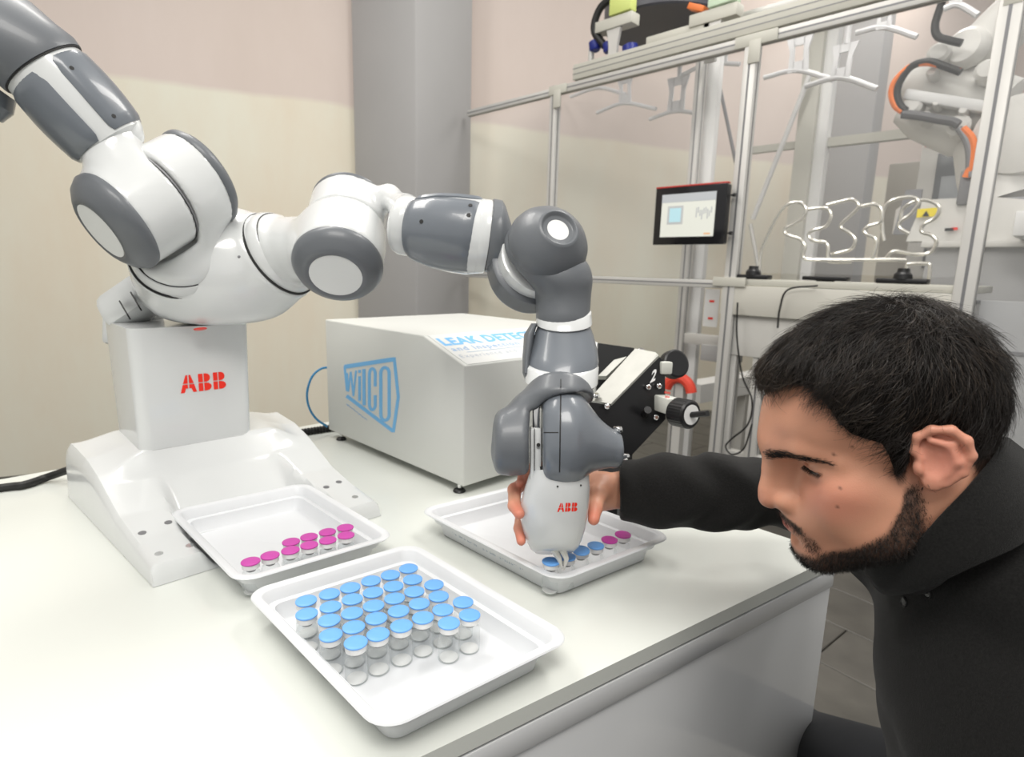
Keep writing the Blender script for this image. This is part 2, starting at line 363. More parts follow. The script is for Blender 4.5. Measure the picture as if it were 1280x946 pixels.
def vial_proto(col, name):
    e = bpy.data.objects.new('vial', None); COL.objects.link(e); e.empty_display_size = .02
    n = 20
    g = MB(); g.lathe((0, 0, 0), (0, 0, 1), [(0, .0125), (.001, .0136), (.028, .0138), (.0325, .0122), (.035, .0092), (.040, .0088)], n); obj('glass_body', g, M['glass'], e, sharp=60)
    g = MB(); g.lathe((0, 0, .0012), (0, 0, 1), [(0, .0115), (.0006, .0118), (.0012, .0115)], n); obj('powder', g, M['crimp'], e)
    g = MB(); g.lathe((0, 0, .0345), (0, 0, 1), [(0, .0068), (.006, .0068)], 14); obj('stopper', g, M['stopper'], e)
    g = MB(); g.lathe((0, 0, .0395), (0, 0, 1), [(0, .0117), (.0005, .0126), (.0070, .0126), (.0076, .0117)], n); obj('crimp_ring', g, M['crimp'], e)
    g = MB(); g.lathe((0, 0, .0471), (0, 0, 1), [(0, .0130), (.0004, .0137), (.0020, .0137), (.0025, .0130), (.0026, .0080)], 24); obj('cap', g, col, e, sharp=50)
    return e
VT = .0497
pb, pp = vial_proto(M['capblue'], 'b'), vial_proto(M['cappink'], 'p'); used = {}
def place(proto, pos, label, group, tilt=None):
    o = proto if proto.name not in used else copy_tree(proto); used[proto.name] = 1; used[o.name] = 1
    o.location = tuple(pos)
    if tilt: o.rotation_euler = tilt
    tag(o, label, 'vial', group); return o
FLZ = TZ+.0045
ordn = ['first', 'second', 'third', 'fourth', 'fifth', 'sixth', 'seventh']
rows = [[(252, 243), (341, 217), (420, 193), (499, 167), (573, 145), (642, 120)],
        [(254, 293), (345, 266), (428, 237), (507, 211), (585, 188), (658, 162), (739, 182)],
        [(340, 317), (427, 290), (509, 262), (589, 234), (664, 208), (757, 226), (850, 248)],
        [(346, 373), (433, 343), (519, 310), (604, 282), (683, 254), (773, 277), (875, 297)],
        [(441, 402), (526, 370), (615, 338), (697, 307), (796, 328)]]
rown = ['rear row', 'second row', 'third row', 'fourth row', 'front row']
GB = 'blue vials in the nearest tray'
def vpos(x, y): q = onz(x, y, FLZ+VT); return (q[0], q[1], FLZ)
pts = []
for ri, row in enumerate(rows):
    for ci, (x, y) in enumerate(row):
        pts.append([*vpos(300+x/3.0476, 670+y/3.0476)[:2], ri, ci])
def relax(ps, d):
    q = A([p[:2] for p in ps]);
    for _ in range(60):
        for i in range(len(q)):
            for j in range(i):
                e = q[i]-q[j]; L = np.linalg.norm(e)
                if L < d: q[i] += e/L*(d-L)/2; q[j] -= e/L*(d-L)/2
    return q
for (x, y, ri, ci), q in zip(pts, relax(pts, .0279)):
    place(pb, (q[0], q[1], FLZ), 'blue-capped glass vial, %s from left in the %s, tray nearest the camera' % (ordn[ci], rown[ri]), GB)
pk = [(453, 483), (550, 453), (655, 385), (652, 427), (745, 360), (746, 401), (837, 336), (839, 377), (926, 314), (930, 352)]
pkn = ['leftmost single', 'second single', 'rear one of the leftmost pair', 'front one of the leftmost pair', 'rear one of the second pair', 'front one of the second pair',
       'rear one of the third pair', 'front one of the third pair', 'rear one of the rightmost pair', 'front one of the rightmost pair']
pts = [vpos(200+x/4, 580+y/4) for x, y in pk]
for q, nme in zip(relax(pts, .0279), pkn):
    place(pp, (q[0], q[1], FLZ), 'pink-capped glass vial, %s, in the tray before the robot' % nme, 'pink vials in the tray before the robot')
t3v = [(437, 693, pb, 'blue-capped glass vial left of the gripper fingertip at the tray corner'), (536, 664, pb, 'blue-capped glass vial half hidden behind the gripper fingertip'), (622, 625, pb, 'blue-capped glass vial with a tilted cap right of the gripper finger'),
       (713, 595, pb, 'rightmost blue-capped glass vial in the tray under the gripper'), (797, 560, pp, 'pink-capped glass vial beside the blue ones under the gripper'), (880, 528, pp, 'pink-capped glass vial at the right end of the row under the gripper')]
pts = [vpos(600+x/4.923, 560+y/4.923) for x, y, *_ in t3v]
for q, (x, y, pr_, lb) in zip(relax(pts, .0279), t3v):
    o = place(pr_, (q[0], q[1], FLZ), lb, None)
    if 'tilted' in lb:
        for ch in o.children:
            if ch.name.startswith('cap'): ch.rotation_euler = (math.radians(4), math.radians(-5), 0); ch.location = (0, 0, .003)
# ================================================================== THE TWO-ARMED ROBOT
rob = thing('collaborative_robot', (.39, 1.25, TZ), 'white and grey two-armed collaborative robot standing on the bench', 'robot')
def sm(a, b, x): t = np.clip((x-a)/(b-a), 0, 1); return t*t*(3-2*t)
# --- base: two sloping feet with a smooth apron between them
def foot_z(Y): return np.interp(Y, [.955, .962, 1.06, 1.14, 1.20, 1.26, 1.33, 1.44, 1.455, 1.462], [.0, .030, .040, .053, .074, .096, .112, .118, .11, .0])
def apron_z(Y): return np.interp(Y, [1.0, 1.06, 1.10, 1.16, 1.22, 1.265, 1.44, 1.455, 1.462], [.0, .0, .004, .028, .075, .129, .132, .12, .0])
nx, ny = 64, 90; ys = np.concatenate([[.955, .957, .96], np.linspace(.966, 1.448, ny-6), [1.453, 1.458, 1.462]]); us = np.concatenate([[0, .004, .012], np.linspace(.025, .975, nx-6), [.988, .996, 1]])
def foot_w(Y): return .082+.02*sm(1.0, 1.25, Y)
g = np.zeros((len(us), len(ys), 3))
for i, u in enumerate(us):
    for j, y in enumerate(ys):
        xl = .197-.062*(y-.97); xr = .598+.03*(y-.97); x = xl+(xr-xl)*u; dl, dr = x-xl, xr-x; d = min(dl, dr)
        fw_ = foot_w(y); k = 1-sm(fw_-.012, fw_+.014, A(d)); z = float(foot_z(y)*k+apron_z(y)*(1-k))
        if y > 1.2: z = max(z, float(apron_z(y))*float(sm(.02, .1, A(d)))+float(foot_z(y))*(1-float(sm(.02, .1, A(d)))))
        z *= float(1-.30*(1-sm(0, .012, A(d)))**2)
        if u in (us[0], us[-1]): z = 0
        g[i, j] = (x, y, TZ+.0006+z)
mb = MB(); V = g.reshape(-1, 3); n2 = len(ys); keep = []
for i in range(len(us)-1):
    for j in range(n2-1):
        q = (i*n2+j, (i+1)*n2+j, (i+1)*n2+j+1, i*n2+j+1)
        if max(V[k][2] for k in q) > TZ+.0009: keep.append(q)
mb.v = V; mb.f = keep
base = obj('base', mb, M['rwhite'], rob, sharp=40)
# dark gap under the base, fixing holes on the feet
mb = MB()
for x, y in [(.218, .995), (.262, .993), (.214, 1.073), (.256, 1.085), (.566, 1.000), (.540, 1.068), (.572, 1.075)]:
    z = TZ+float(foot_z(y)); mb = MB().lathe((x, y, z-.003), (0, -.12, 1), [(0, .0062), (.0042, .0062)], 16)
    obj('fixing_hole', mb, M['chrome'] if y < 1.03 else M['alud'], base)
# --- pedestal
def ped_ring(z, g_=0.):
    k = (z-1.02)/.25; x0, x1, y0, y1 = .262-.002*k-g_, .474+.006*k+g_, 1.262-g_, 1.452+.02*k
    return [A([(x0+x1)/2+x, (y0+y1)/2+y, z]) for x, y in rrect(x1-x0, y1-y0, .022, 5)]
obj('pedestal', MB().loft([ped_ring(z) for z in (1.022, 1.08, 1.14, 1.20, 1.262)]), M['rwhite'], rob)
obj('seam', MB().loft([ped_ring(1.0235, .0008), ped_ring(1.0255, .0008)]), M['alud'], base)
# --- logo: three letters cut by a cross-shaped gap
def abb(o, u, v, h, th=.0008):
    """h = letter height; returns meshes of the three letters"""
    g_ = .035; out = []
    def half_b(y0, y1, r): # rounded right half
        pts = [(.30, y0), (.42, y0)]
        for k in range(7):
            a = -math.pi/2+math.pi*k/6; pts.append((.42+(.62*r-.42)*math.cos(a)*1.0+0, (y0+y1)/2+(y1-y0)/2*math.sin(a)))
        return pts+[(.42, y1), (.30, y1)]
    A_ = [[(.30, 1.0), (.42-g_, 1.0), (.42-g_, .52), (.145, .52)], [(.42+g_, 1.0), (.54, 1.0), (.70, .52), (.42+g_, .52)],
          [(.125, .46), (.42-g_, .46), (.42-g_, .24), (.27, .24), (.20, 0), (0, 0)], [(.42+g_, .46), (.715, .46), (.84, 0), (.64, 0), (.57, .24), (.42+g_, .24)]]
    B_ = [[(0, 0), (.24, 0), (.24, .46), (0, .46)], [(0, .52), (.24, .52), (.24, 1), (0, 1)], half_b(0, .46, 1.12), half_b(.52, 1., 1.02)]
    for L, dx in ((A_, 0), (B_, .95), (B_, 1.75)):
        m_ = MB()
        for poly in L: m_.prism([((x+dx)*h, y*h) for x, y in poly], o, u, v, th)
        out.append(m_)
    return out
for m_ in abb((.339, 1.2617, 1.131), (1, 0, 0), (0, 0, 1), .035): obj('logo_letter', m_, M['red'], rob, smooth=False)

# --- torso
S1, S2 = P(228, 318, 1.10), P(352, 317, 1.17)
ax1, ax2 = nrm([-.343, -.813, .47]), nrm([.40, -.78, .47])
def torso_f(p):
    d = smin(s_sph(p, S1-ax1*.075, .094), s_sph(p, S2-ax2*.07, .092), .10)
    d = smin(d, s_ell(p, (.435, 1.27, 1.375), (.125, .105, .115)), .06)
    d = smin(d, s_cap(p, (.40, 1.36, 1.335), (.47, 1.38, 1.34), .075), .06)
    d = smin(d, s_cyl(p, S1-ax1*.10, S1-ax1*.002, .0925, .008), .012)
    d = smin(d, s_cyl(p, S2-ax2*.10, S2-ax2*.002, .0915, .008), .012)
    return smax(d, 1.2585-p[:, 2], .03)
torso = obj('torso', surface_net(torso_f, (.17, 1.03, 1.23), (.66, 1.50, 1.56), .006), M['rwhite'], rob, sharp=180)
for S, ax, r in ((S1, ax1, .090), (S2, ax2, .089)):
    obj('seam', MB().lathe(S-ax*.004, ax, [(0, r-.006), (.0, r), (.003, r), (.003, r-.006)], 64), M['seam'], torso)
    obj('shoulder_ring', MB().lathe(S-ax*.002, ax, [(0, r-.004), (.012, r-.004), (.022, r-.010), (.026, r-.02), (.027, .02)], 64), M['rwhite'], torso)
    obj('seam', MB().lathe(S+ax*.0195, ax, [(0, r-.012), (.0025, r-.012)], 64), M['seam'], torso)
obj('status_light', MB().lathe((.372, 1.226, 1.2605), (0, -.3, -1), [(0, .012), (.002, .011), (.003, .004)], 20), mat('status_red', (.8, .04, .02), .3), torso)
obj('screw_hole', MB().lathe(P(299, 321, 1.088), CAM-P(299, 321, 1.088), [(-.02, .003), (.002, .003), (.003, .001)], 12), M['alud'], torso)
# rear housing with cooling slots
hous = obj('rear_housing', MB().bar(P(141, 396, 1.22), P(206, 352, 1.20), .085, .075, hint=UU, bev=.022), M['rwhite'], rob)
hous2 = obj('rear_cover', MB().bar(P(133, 402, 1.30), P(200, 402, 1.27), .03, .10, hint=UU, bev=.01), M['rwhite'], rob)
hb = None
for k in range(4):
    x_, y_ = 151+14*k, 379-11*k; q, q2_ = P(x_, y_, 1.16), P(x_+10, y_+17, 1.145); v_ = nrm(CAM-q)
    obj('slot', MB().bar(q, q2_, .0028, .016, hint=v_), M['seam'], hous)

# --- generic parts of the arms
def drum_cap(parent, o, axis, r, deep, rd, name='joint_cap', m=None, off=0.):
    """grey dome at the end of a joint drum with a pale inset disc of radius rd"""
    prof = [(-.004, r-.002), (0, r), (deep*.25, r), (deep*.62, r*.90), (deep*.90, r*.74), (deep, max(rd+.010, r*.62)), (deep*1.02, rd+.004), (deep*.96, rd+.001)]
    c = obj(name, MB().lathe(o, axis, prof, 56), m or M['rgray2'], parent, sharp=50)
    if rd > .005: obj('disc', MB().lathe(A(o)+nrm(axis)*deep*.90, axis, [(0, rd+.002), (deep*.09, rd+.0015), (deep*.10+.0008, rd*.6)], 40), M['disc'], c)
    return c
def plate(axis0, axis1, rad, a0, a1, th, n=18, m=14, hint=None, t0=0., t1=1., crn=.12):
    """curved cover plate: sector a0..a1 (deg) on a body of radius rad(t) between two axis points"""
    o, e = A(axis0, float), A(axis1, float); x, y, z = frame_of(e-o, hint if hint is not None else (0, 0, 1)); mb = MB(); rings = []
    for i in range(m+1):
        t = t0+(t1-t0)*i/m; ed = min(i, m-i)/m; row = []; inset = 4.*max(0, 1-ed/.08)
        for side in (0, 1):
            for k in range(n+1):
                kk = k if side == 0 else n-k; ef = min(kk, n-kk)/n; a = math.radians(a0+inset+(a1-a0-2*inset)*kk/n)
                lift = th*min(1, (ef/.06)**.5 if ef > 0 else 0)*min(1, (ed/.05)**.5 if ed > 0 else 0) if side == 0 else -.003
                rr = rad(t)+lift; row.append(o+(e-o)*t+rr*(x*math.cos(a)+y*math.sin(a)))
        rings.append(row)
    return mb.loft(rings)

# --- arm reaching out of the picture (nearer the camera)
arm1 = rob
A1, B1 = P(149, 277, .980), P(247, 224, 1.070); d1 = nrm(B1-A1); L1 = np.linalg.norm(B1-A1); C1 = A1+d1*L1*.52
yo = S1+ax1*.02
def yoke1(p):
    d = s_cyl(p, C1+d1*.002, B1, .0855, .006)
    d = smin(d, s_cap(p, S1+ax1*.012, B1-d1*.035-A([0, 0, .02]), .066, .062), .03)
    d = smin(d, s_cyl(p, S1+ax1*.006, S1+ax1*.034, .072, .010), .03)
    d = smax(d, -(s_cyl(p, A1-d1*.09, C1+d1*.001, .0895, .012)), .012)
    return d
lnk = obj('shoulder_link', surface_net(yoke1, A1-.20, B1+.20, .005), M['rwhite'], rob, sharp=180)
drum_cap(lnk, B1, d1, .0875, .026, .0)
Q0, Q1 = P(136, 175, .985), P(53, 84, .93)
def link2f(p):
    d = s_cyl(p, A1, C1-d1*.001, .0825, .005)
    return smin(d, s_chain(p, [A1+d1*.045, P(150, 205, .985), Q0+nrm(Q1-Q0)*.01], [.050, .046, .052]), .035)
lk2 = obj('elbow_link', surface_net(link2f, A1-.16, A1+A([.22, .22, .22]), .005), M['rwhite'], rob, sharp=180)
obj('seam', MB().lathe(C1-d1*.0012, d1, [(0, .082), (.0024, .082)], 56), M['alud'], lk2)
drum_cap(lk2, A1, -d1, .0845, .034, .046)
obj('end_cover', MB().tube(spline([P(158, 150, .985), P(163, 163, .985), P(160, 176, .988), P(154, 186, .99)], 4), [.012]+[.019]*4+[.021]*4+[.018]*3+[.010], 20), M['rwhite'], lk2)
LU = np.linalg.norm(Q1-Q0)
ub = obj('upper_arm', MB().lathe(Q0-nrm(Q1-Q0)*.012, Q1-Q0, [(0, .050), (.006, .058), (.03, .0605), (LU*.6, .064), (LU*.9, .0635), (LU+.012, .061)], 48), M['rwhite'], rob)
dq = nrm(Q1-Q0); view1 = nrm(CAM-(Q0+Q1)/2)
rf = lambda t: .0605+.0045*math.sin(math.pi*min(1, t*1.05))
obj('cover_plate', plate(Q0, Q1, rf, -100, 82, .0035, hint=view1, t0=-.03, t1=.90), M['rgray'], ub)
x1_, y1_, _z = frame_of(Q1-Q0, view1)
obj('cover_plate', plate(Q0, Q1, rf, 104, 215, .0035, hint=view1, t0=-.02, t1=.94), M['rgray'], ub)
for tt, aa in ((.72, 118), (.10, 118)):
    q = Q0+(Q1-Q0)*tt+(rf(tt)+.0028)*(x1_*math.cos(math.radians(aa))+y1_*math.sin(math.radians(aa))); obj('screw_hole', MB().lathe(q, x1_*math.cos(math.radians(aa))+y1_*math.sin(math.radians(aa)), [(0, .0032), (.0012, .0032)], 12), M['seam'], ub)
Q2 = P(-80, 22, .90)
eb = obj('elbow', MB().loft([[c_+r_*(x1_*math.cos(2*math.pi*k/48)+y1_*math.sin(2*math.pi*k/48)) for k in range(48)] for c_, r_ in ((Q1-dq*.004, .060), (Q1-dq*.003, .0655), (Q1+dq*.01, .067), (Q1*.8+Q2*.2+dq*.012, .074), (Q1*.55+Q2*.45+dq*.02, .085), (Q1*.25+Q2*.75+dq*.01, .086), (Q2, .07), (Q2-dq*.0+nrm(Q2-Q1)*.02, .03))]), M['rgray2'], rob)
obj('seam', MB().lathe(Q1-dq*.0055, dq, [(0, .0640), (.002, .0640)], 48), M['seam'], eb)
drum_cap(eb, P(-32, 40, .862), P(-32, 40, .862)-P(-20, 25, .92), .052, .02, .02)
obj('fore_arm', loft_px([((-60, 70), (8, 118), .93), ((-55, 95), (6, 136), .93), ((-70, 130), (-8, 150), .93)], mb=MB()), M['rgray'], rob)

# --- arm reaching to the tray
A2, B2 = P(423, 329, 1.030), P(437, 258, 1.135); d2 = nrm(B2-A2); L2 = np.linalg.norm(B2-A2); C2 = A2+d2*L2*.56
def l1f(p):
    d = s_cyl(p, A2, C2, .076, .008)
    d = smin(d, s_cap(p, S2+ax2*.01, A2+d2*.04, .066, .058), .035)
    return smin(d, s_cyl(p, S2+ax2*.002, S2+ax2*.028, .074, .008), .02)
sl = obj('shoulder_link', surface_net(l1f, A2-A([.16, .16, .16]), A2+A([.2, .34, .2]), .005), M['rwhite'], rob, sharp=180)
drum_cap(sl, A2, -d2, .0775, .034, .043)
F0, F1 = P(516, 284, 1.018), P(596, 297, 1.0)
def l2f(p):
    d = s_cyl(p, C2+d2*.003, B2, .0715, .006)
    arm = s_chain(p, [B2-d2*.016, P(486, 246, 1.09), P(506, 262, 1.045), F0], [.024, .020, .024, .036], .015)
    d = smin(d, arm, .025)
    d = smin(d, s_cyl(p, F0-nrm(F1-F0)*.030, F0+nrm(F1-F0)*.004, .050, .012), .02)
    return smax(d, -s_cyl(p, A2-d2*.05, C2+d2*.001, .083, .01), .008)
el2 = obj('elbow_link', surface_net(l2f, B2-A([.12, .26, .16]), B2+A([.20, .14, .14]), .005), M['rwhite'], rob, sharp=180)
drum_cap(el2, B2, d2, .071, .016, .0)
obj('seam', MB().lathe(C2, d2, [(0, .066), (.003, .066)], 48), M['alud'], sl)
ua = obj('upper_arm', loft_px([((516, 252), (511, 318), 1.018), ((523, 250), (516, 323), 1.015), ((545, 248), (538, 334), 1.012), ((570, 248), (562, 340), 1.008), ((592, 250), (583, 343), 1.004), ((602, 251), (592, 342), 1.0)], tau=-.05), M['rwhite'], rob)
FA, FB = P(514, 285, 1.018), P(600, 296, 1.002); vw = nrm(CAM-(FA+FB)/2)
rad2 = lambda t: np.interp(t, [0, .1, .35, .65, .9, 1], [.0475, .0525, .0598, .0628, .0628, .062])
obj('cover_plate', plate(FA, FB, rad2, 25, 178, .0035, hint=vw, t0=.0, t1=1.0), M['rgray'], ua)
obj('cover_plate', plate(FA, FB, rad2, -70, 12, .0035, hint=vw, t0=.02, t1=1.0), M['rgray'], ua)
for px_, py_ in ((527, 277), (586, 269), (588, 257)):
    q = P(px_, py_, .98); o_ = FA+(FB-FA)*np.clip(((q-FA)@(FB-FA))/((FB-FA)@(FB-FA)), 0, 1); n_ = nrm(CAM-q)
    # point of the plate's skin seen at that pixel
    for D_ in np.linspace(.88, 1.02, 281):
        q = P(px_, py_, D_); t_ = ((q-FA)@(FB-FA))/((FB-FA)@(FB-FA)); c_ = FA+(FB-FA)*t_
        if np.linalg.norm(q-c_) < rad2(np.clip(t_, 0, 1))+.0030: break
    obj('screw_hole', MB().lathe(q, q-c_, [(0, .0034), (.0014, .0034)], 12), M['seam'], ua)
obj('joint_band', loft_px([((600, 251), (591, 341), 1.0), ((603, 250), (594, 342), .999), ((613, 251), (604, 341), .994), ((615, 252), (605, 340), .993)], tau=-.05), M['rwhite'], ua)
eb2 = obj('elbow', loft_px([((615, 252), (606, 339), .992), ((617, 250), (608, 340), .991), ((627, 252), (617, 339), .985), ((631, 258), (622, 336), .980), ((640, 285), (628, 334), .97), ((656, 312), (634, 358), .975)], tau=-.05), M['rgray2'], rob)
A4, C4, T4 = P(658, 346, 1.0), P(682, 311, .93), P(692, 294, .885); d4 = nrm(T4-A4)
obj('joint_back', MB().lathe(A4-d4*.012, d4, [(0, .045), (.006, .066), (.018, .071), (.048, .070), (.052, .064)], 56), M['rgray2'], eb2)
obj('joint_band', MB().lathe(A4+d4*.040, d4, [(0, .062), (.022, .062), (.024, .056)], 56), M['rwhite'], eb2)
obj('joint_plate', MB().box(P(626, 312, .972), (.012, .02, .055), np.stack(frame_of(d4), 1), .004), M['rwhite'], eb2)
hu = C4-d4*.022
def lowf(p):
    d = s_cyl(p, A4+d4*.062, C4+d4*.004, .0625, .006)
    ch = s_chain(p, [C4-d4*.03, P(704, 352, .935), P(704, 378, .94), P(703, 398, .937)], [.052, .044, .041, .0425], .01)
    return smin(d, ch, .03)
lo_ = lowf
la = obj('lower_arm_link', surface_net(lowf, P(704, 330, .95)-.15, P(704, 330, .95)+.15, .0045), M['rgray2'], rob, sharp=180)
dm = obj('joint_cap', MB().lathe(C4+d4*.004, d4, [(-.004, .0615), (0, .0640), (.010, .0645), (.022, .061), (.036, .052), (.046, .041), (.053, .033), (.056, .0295), (.0555, .0275), (.051, .0255), (.050, .0225)], 56), M['rgray2'], la, sharp=60)
obj('disc', MB().lathe(C4+d4*.052, d4, [(0, .0232), (.0015, .0232), (.0022, .015)], 40), M['disc'], dm)
TA = -.30   # wrist end of the fore-arm comes towards the viewer
fa = obj('fore_arm', loft_px([((674, 398), (736, 397), .936), ((672, 408), (738, 408), .931), ((668, 419), (742, 419), .927), ((662, 440), (747, 438), .918), ((659, 449), (748, 449), .913), ((660, 456), (747, 457), .909)], tau=.3), M['rgray'], rob)
obj('joint_band', loft_px([((673, 388), (737, 387), .938), ((670, 390), (739, 389), .937), ((670, 404), (740, 403), .932), ((673, 406), (737, 405), .931)], tau=.3), M['rwhite'], fa)
obj('joint_band', loft_px([((659, 453), (747, 454), .909), ((656, 456), (748, 457), .907), ((656, 475), (747, 477), .898), ((659, 478), (744, 480), .896)], tau=.3), M['rwhite'], fa)
obj('side_cover', loft_px([((664, 404), (672, 404), .935), ((655, 418), (668, 418), .928), ((653, 445), (664, 445), .918), ((653, 466), (662, 466), .905), ((656, 474), (661, 474), .903)], ratio=3.5), M['rgray2'], fa)
# wrist fork and wrist
W0, WC = P(702, 482, .893), P(700, 548, .865)
def forkf(p):
    d = s_cyl(p, P(701, 489, .892), P(699, 518, .862), .0505, .010)
    d = smin(d, s_chain(p, [P(686, 503, .874), P(660, 514, .870), P(644, 540, .865), P(640, 562, .862)], [.030, .026, .026, .028], .01), .02)
    d = smin(d, s_cyl(p, P(620, 553, .866), P(661, 553, .866), .0465, .010), .02)
    cl = s_ell(p, P(712, 548, .860), (.060, .068, .072), np.stack([RR, FW, UU], 1))
    d = smax(d, -cl, .008)
    side = ((p-P(662, 545, .866))@RR.astype(np.float32)); low = (p-P(662, 512, .866))@UU.astype(np.float32)
    return smax(d, np.minimum(side, -low*1.0), .006)
fk = obj('wrist_fork', surface_net(forkf, WC-A([.17, .17, .13]), WC+A([.13, .13, .16]), .004), M['rgray2'], rob, sharp=180)
obj('seam', MB().bar(P(701, 474, .834), P(701, 484, .826), .0012, .002), M['seam'], fk)
def wristf(p):
    R_ = np.stack([RR, FW, UU], 1)
    d = s_ell(p, P(704, 543, .862), (.046, .052, .070), R_)
    d = smin(d, s_cap(p, P(712, 550, .862), P(766, 562, .868), .055, .0270), .02)
    d = smin(d, s_cyl(p, P(680, 563, .862), P(724, 563, .862), .045, .01), .02)
    x = (p-P(777, 563, .868))@RR.astype(np.float32); d = smax(d, x, .004)
    return smax(d, -((p-P(677, 550, .862))@RR.astype(np.float32)), .006)
wr = obj('wrist', surface_net(wristf, WC-A([.13, .13, .12]), WC+A([.17, .17, .12]), .004), M['rgray'], rob, sharp=180)
def skin(fn, px_, py_, lo=.70, hi=1.0):
    ds = np.linspace(lo, hi, 1200); pts_ = np.stack([P(px_, py_, d) for d in ds]).astype(np.float32); v_ = fn(pts_); k = np.argmax(v_ < 0); return P(px_, py_, ds[k])
sp = [skin(wristf, 701-(y-490)*.015, y)+nrm(CAM-P(700, y, .86))*.0002 for y in range(490, 594, 4)]
obj('seam', MB().tube(sp, .0009, 6), M['seam'], wr)
obj('seam', MB().tube([skin(wristf, x, 540.5) for x in range(680, 701, 3)], .0008, 6), M['seam'], wr)
mid = obj('wrist_core', MB().box(P(669, 565, .868), (.016, .05, .075), np.stack([RR, FW, UU], 1), .003), M['rwhite'], rob)
obj('inner_rail', MB().box(P(670, 522, .862), (.010, .03, .045), np.stack([RR, FW, UU], 1), .004), M['chrome'], mid)
obj('core_gap', MB().box(P(668, 562, .8385), (.0012, .002, .06), np.stack([RR, FW, UU], 1)), M['seam'], mid)
obj('screw_hole', MB().lathe(P(673, 556, .8405), -FW, [(0, .0028), (.0012, .0028)], 12), M['seam'], mid)
for px_, py_ in ((772, 537), (781, 571), (625, 536)):
    obj('bolt', MB().lathe(P(px_, py_, .868), ray(px_, py_)*-1+RR*(1.5 if px_ > 700 else -1.5), [(-.006, .0045), (.002, .0052), (.006, .0045), (.0075, .002)], 14), M['chrome'], wr if px_ > 700 else fk)
# gripper
gs = [((662, 592), (735, 592), .868), ((660, 596), (736, 596), .869), ((655, 612), (737, 612), .872), ((650, 632), (736, 630), .876), ((650, 648), (734, 646), .879), ((654, 664), (731, 662), .882), ((658, 676), (727, 675), .885), ((663, 685), (723, 684), .887), ((669, 690), (717, 689), .888)]
gr = obj('gripper', loft_px(gs, ratio=.92, tau=-.16, ex=2.6, n=48), M['rwhite'], rob, sharp=60)
obj('gripper_collar', loft_px([((664, 586), (732, 589), .867), ((664, 594), (733, 596), .869)], ratio=.9, tau=-.16), M['seam'], gr)
o_ = P(696.0, 638.5, .8375); o_ = P(696, 638.5, .827)
lt = abb((0, 0, 0), (1, 0, 0), (0, 1, 0), 1., 0.)
# letters are laid onto the curved shell
gm = bpy.data.meshes.new('tmp'); from mathutils.bvhtree import BVHTree
off = woff(rob); gb = BVHTree.FromPolygons([tuple(A(v.co)+A(off)) for v in gr.data.vertices], [tuple(p.vertices) for p in gr.data.polygons])
def drape(px_, py_, out=.0004):
    d = ray(px_, py_); h = gb.ray_cast(Vector(CAM), Vector(d)); q = h[0] if h[0] else Vector(P(px_, py_, .83)); return A(q)-nrm(d)*out
for k, m_ in enumerate(lt):
    mb = MB(); bmq = bmesh.new()
    vs = [bmq.verts.new((v[0], v[1], 0)) for v in m_.v]
    for f in m_.f:
        if all(i < len(m_.v) for i in f):
            pass
    bmq.free()
    # keep only the front polygons of each prism
    seen = []
    for f in m_.f:
        if len(f) >= 4 and len(set(f)) == len(f):
            pts2 = [m_.v[i] for i in f]; ar = sum(pts2[i][0]*pts2[(i+1) % len(f)][1]-pts2[(i+1) % len(f)][0]*pts2[i][1] for i in range(len(f)))
            if ar > 1e-6: seen.append(f)
    for f in seen:
        pts2 = [drape(696.5+m_.v[i][0]*10.2+m_.v[i][1]*1.0, 639.8-m_.v[i][1]*11.0-m_.v[i][0]*.35) for i in f]; mb.add(pts2, [tuple(range(len(f)))])
    obj('logo_letter', mb, M['red'], gr, smooth=False)
for px_, py_ in ((697, 608), (726, 606.5)):
    obj('screw_hole', MB().lathe(drape(px_, py_, .0002), -ray(px_, py_), [(0, .0014), (.0006, .0014)], 10), M['seam'], gr)
fing = mat('finger_plastic', (.80, .79, .74), .4)
for dx in (0, 1):
    a_, b_, c_ = (P(692+11*dx, 686, .885), P(699+9*dx, 698, .889), P(703+2*dx, 712, .893))
    obj('gripper_finger', MB().tube([a_, b_, c_], [.0058, .0042, .0010], 8), fing, gr)
# ================================================================== WHITE TEST UNIT
bx = thing('leak_test_unit', (1.04, 1.22, TZ), 'white sloped-front instrument box with blue lettering behind the robot arm', 'instrument')
prof = [(.926, .921), (1.526, .921), (1.526, 1.2375), (1.070, 1.2375), (.926, 1.1875)]     # (Y, z)
X0, X1 = .785, 1.285
bm = bmesh.new(); va = [bm.verts.new((X0, y, z)) for y, z in prof]; vb = [bm.verts.new((X1, y, z)) for y, z in prof]
bm.faces.new(va); bm.faces.new(vb[::-1])
for i in range(5): bm.faces.new((va[i], vb[i], vb[(i+1) % 5], va[(i+1) % 5]))
bmesh.ops.recalc_face_normals(bm, faces=bm.faces); bmesh.ops.bevel(bm, geom=list(bm.edges), offset=.004, segments=3, profile=.5, affect='EDGES')
bm.verts.index_update(); mb = MB(); mb.add([v.co for v in bm.verts], [[v.index for v in f.verts] for f in bm.faces]); bm.free()
hs = obj('housing', mb, M['box'], bx)
for x, y in ((.797, .953), (.797, 1.475), (1.268, .953), (1.268, 1.475)):
    ft = obj('foot', MB().lathe((x, y, TZ), (0, 0, 1), [(0, .013), (.002, .0145), (.006, .012), (.009, .006)], 20), M['black'], bx)
    obj('foot_screw', MB().lathe((x, y, TZ+.008), (0, 0, 1), [(0, .004), (.0125, .004)], 10), M['chrome'], ft)
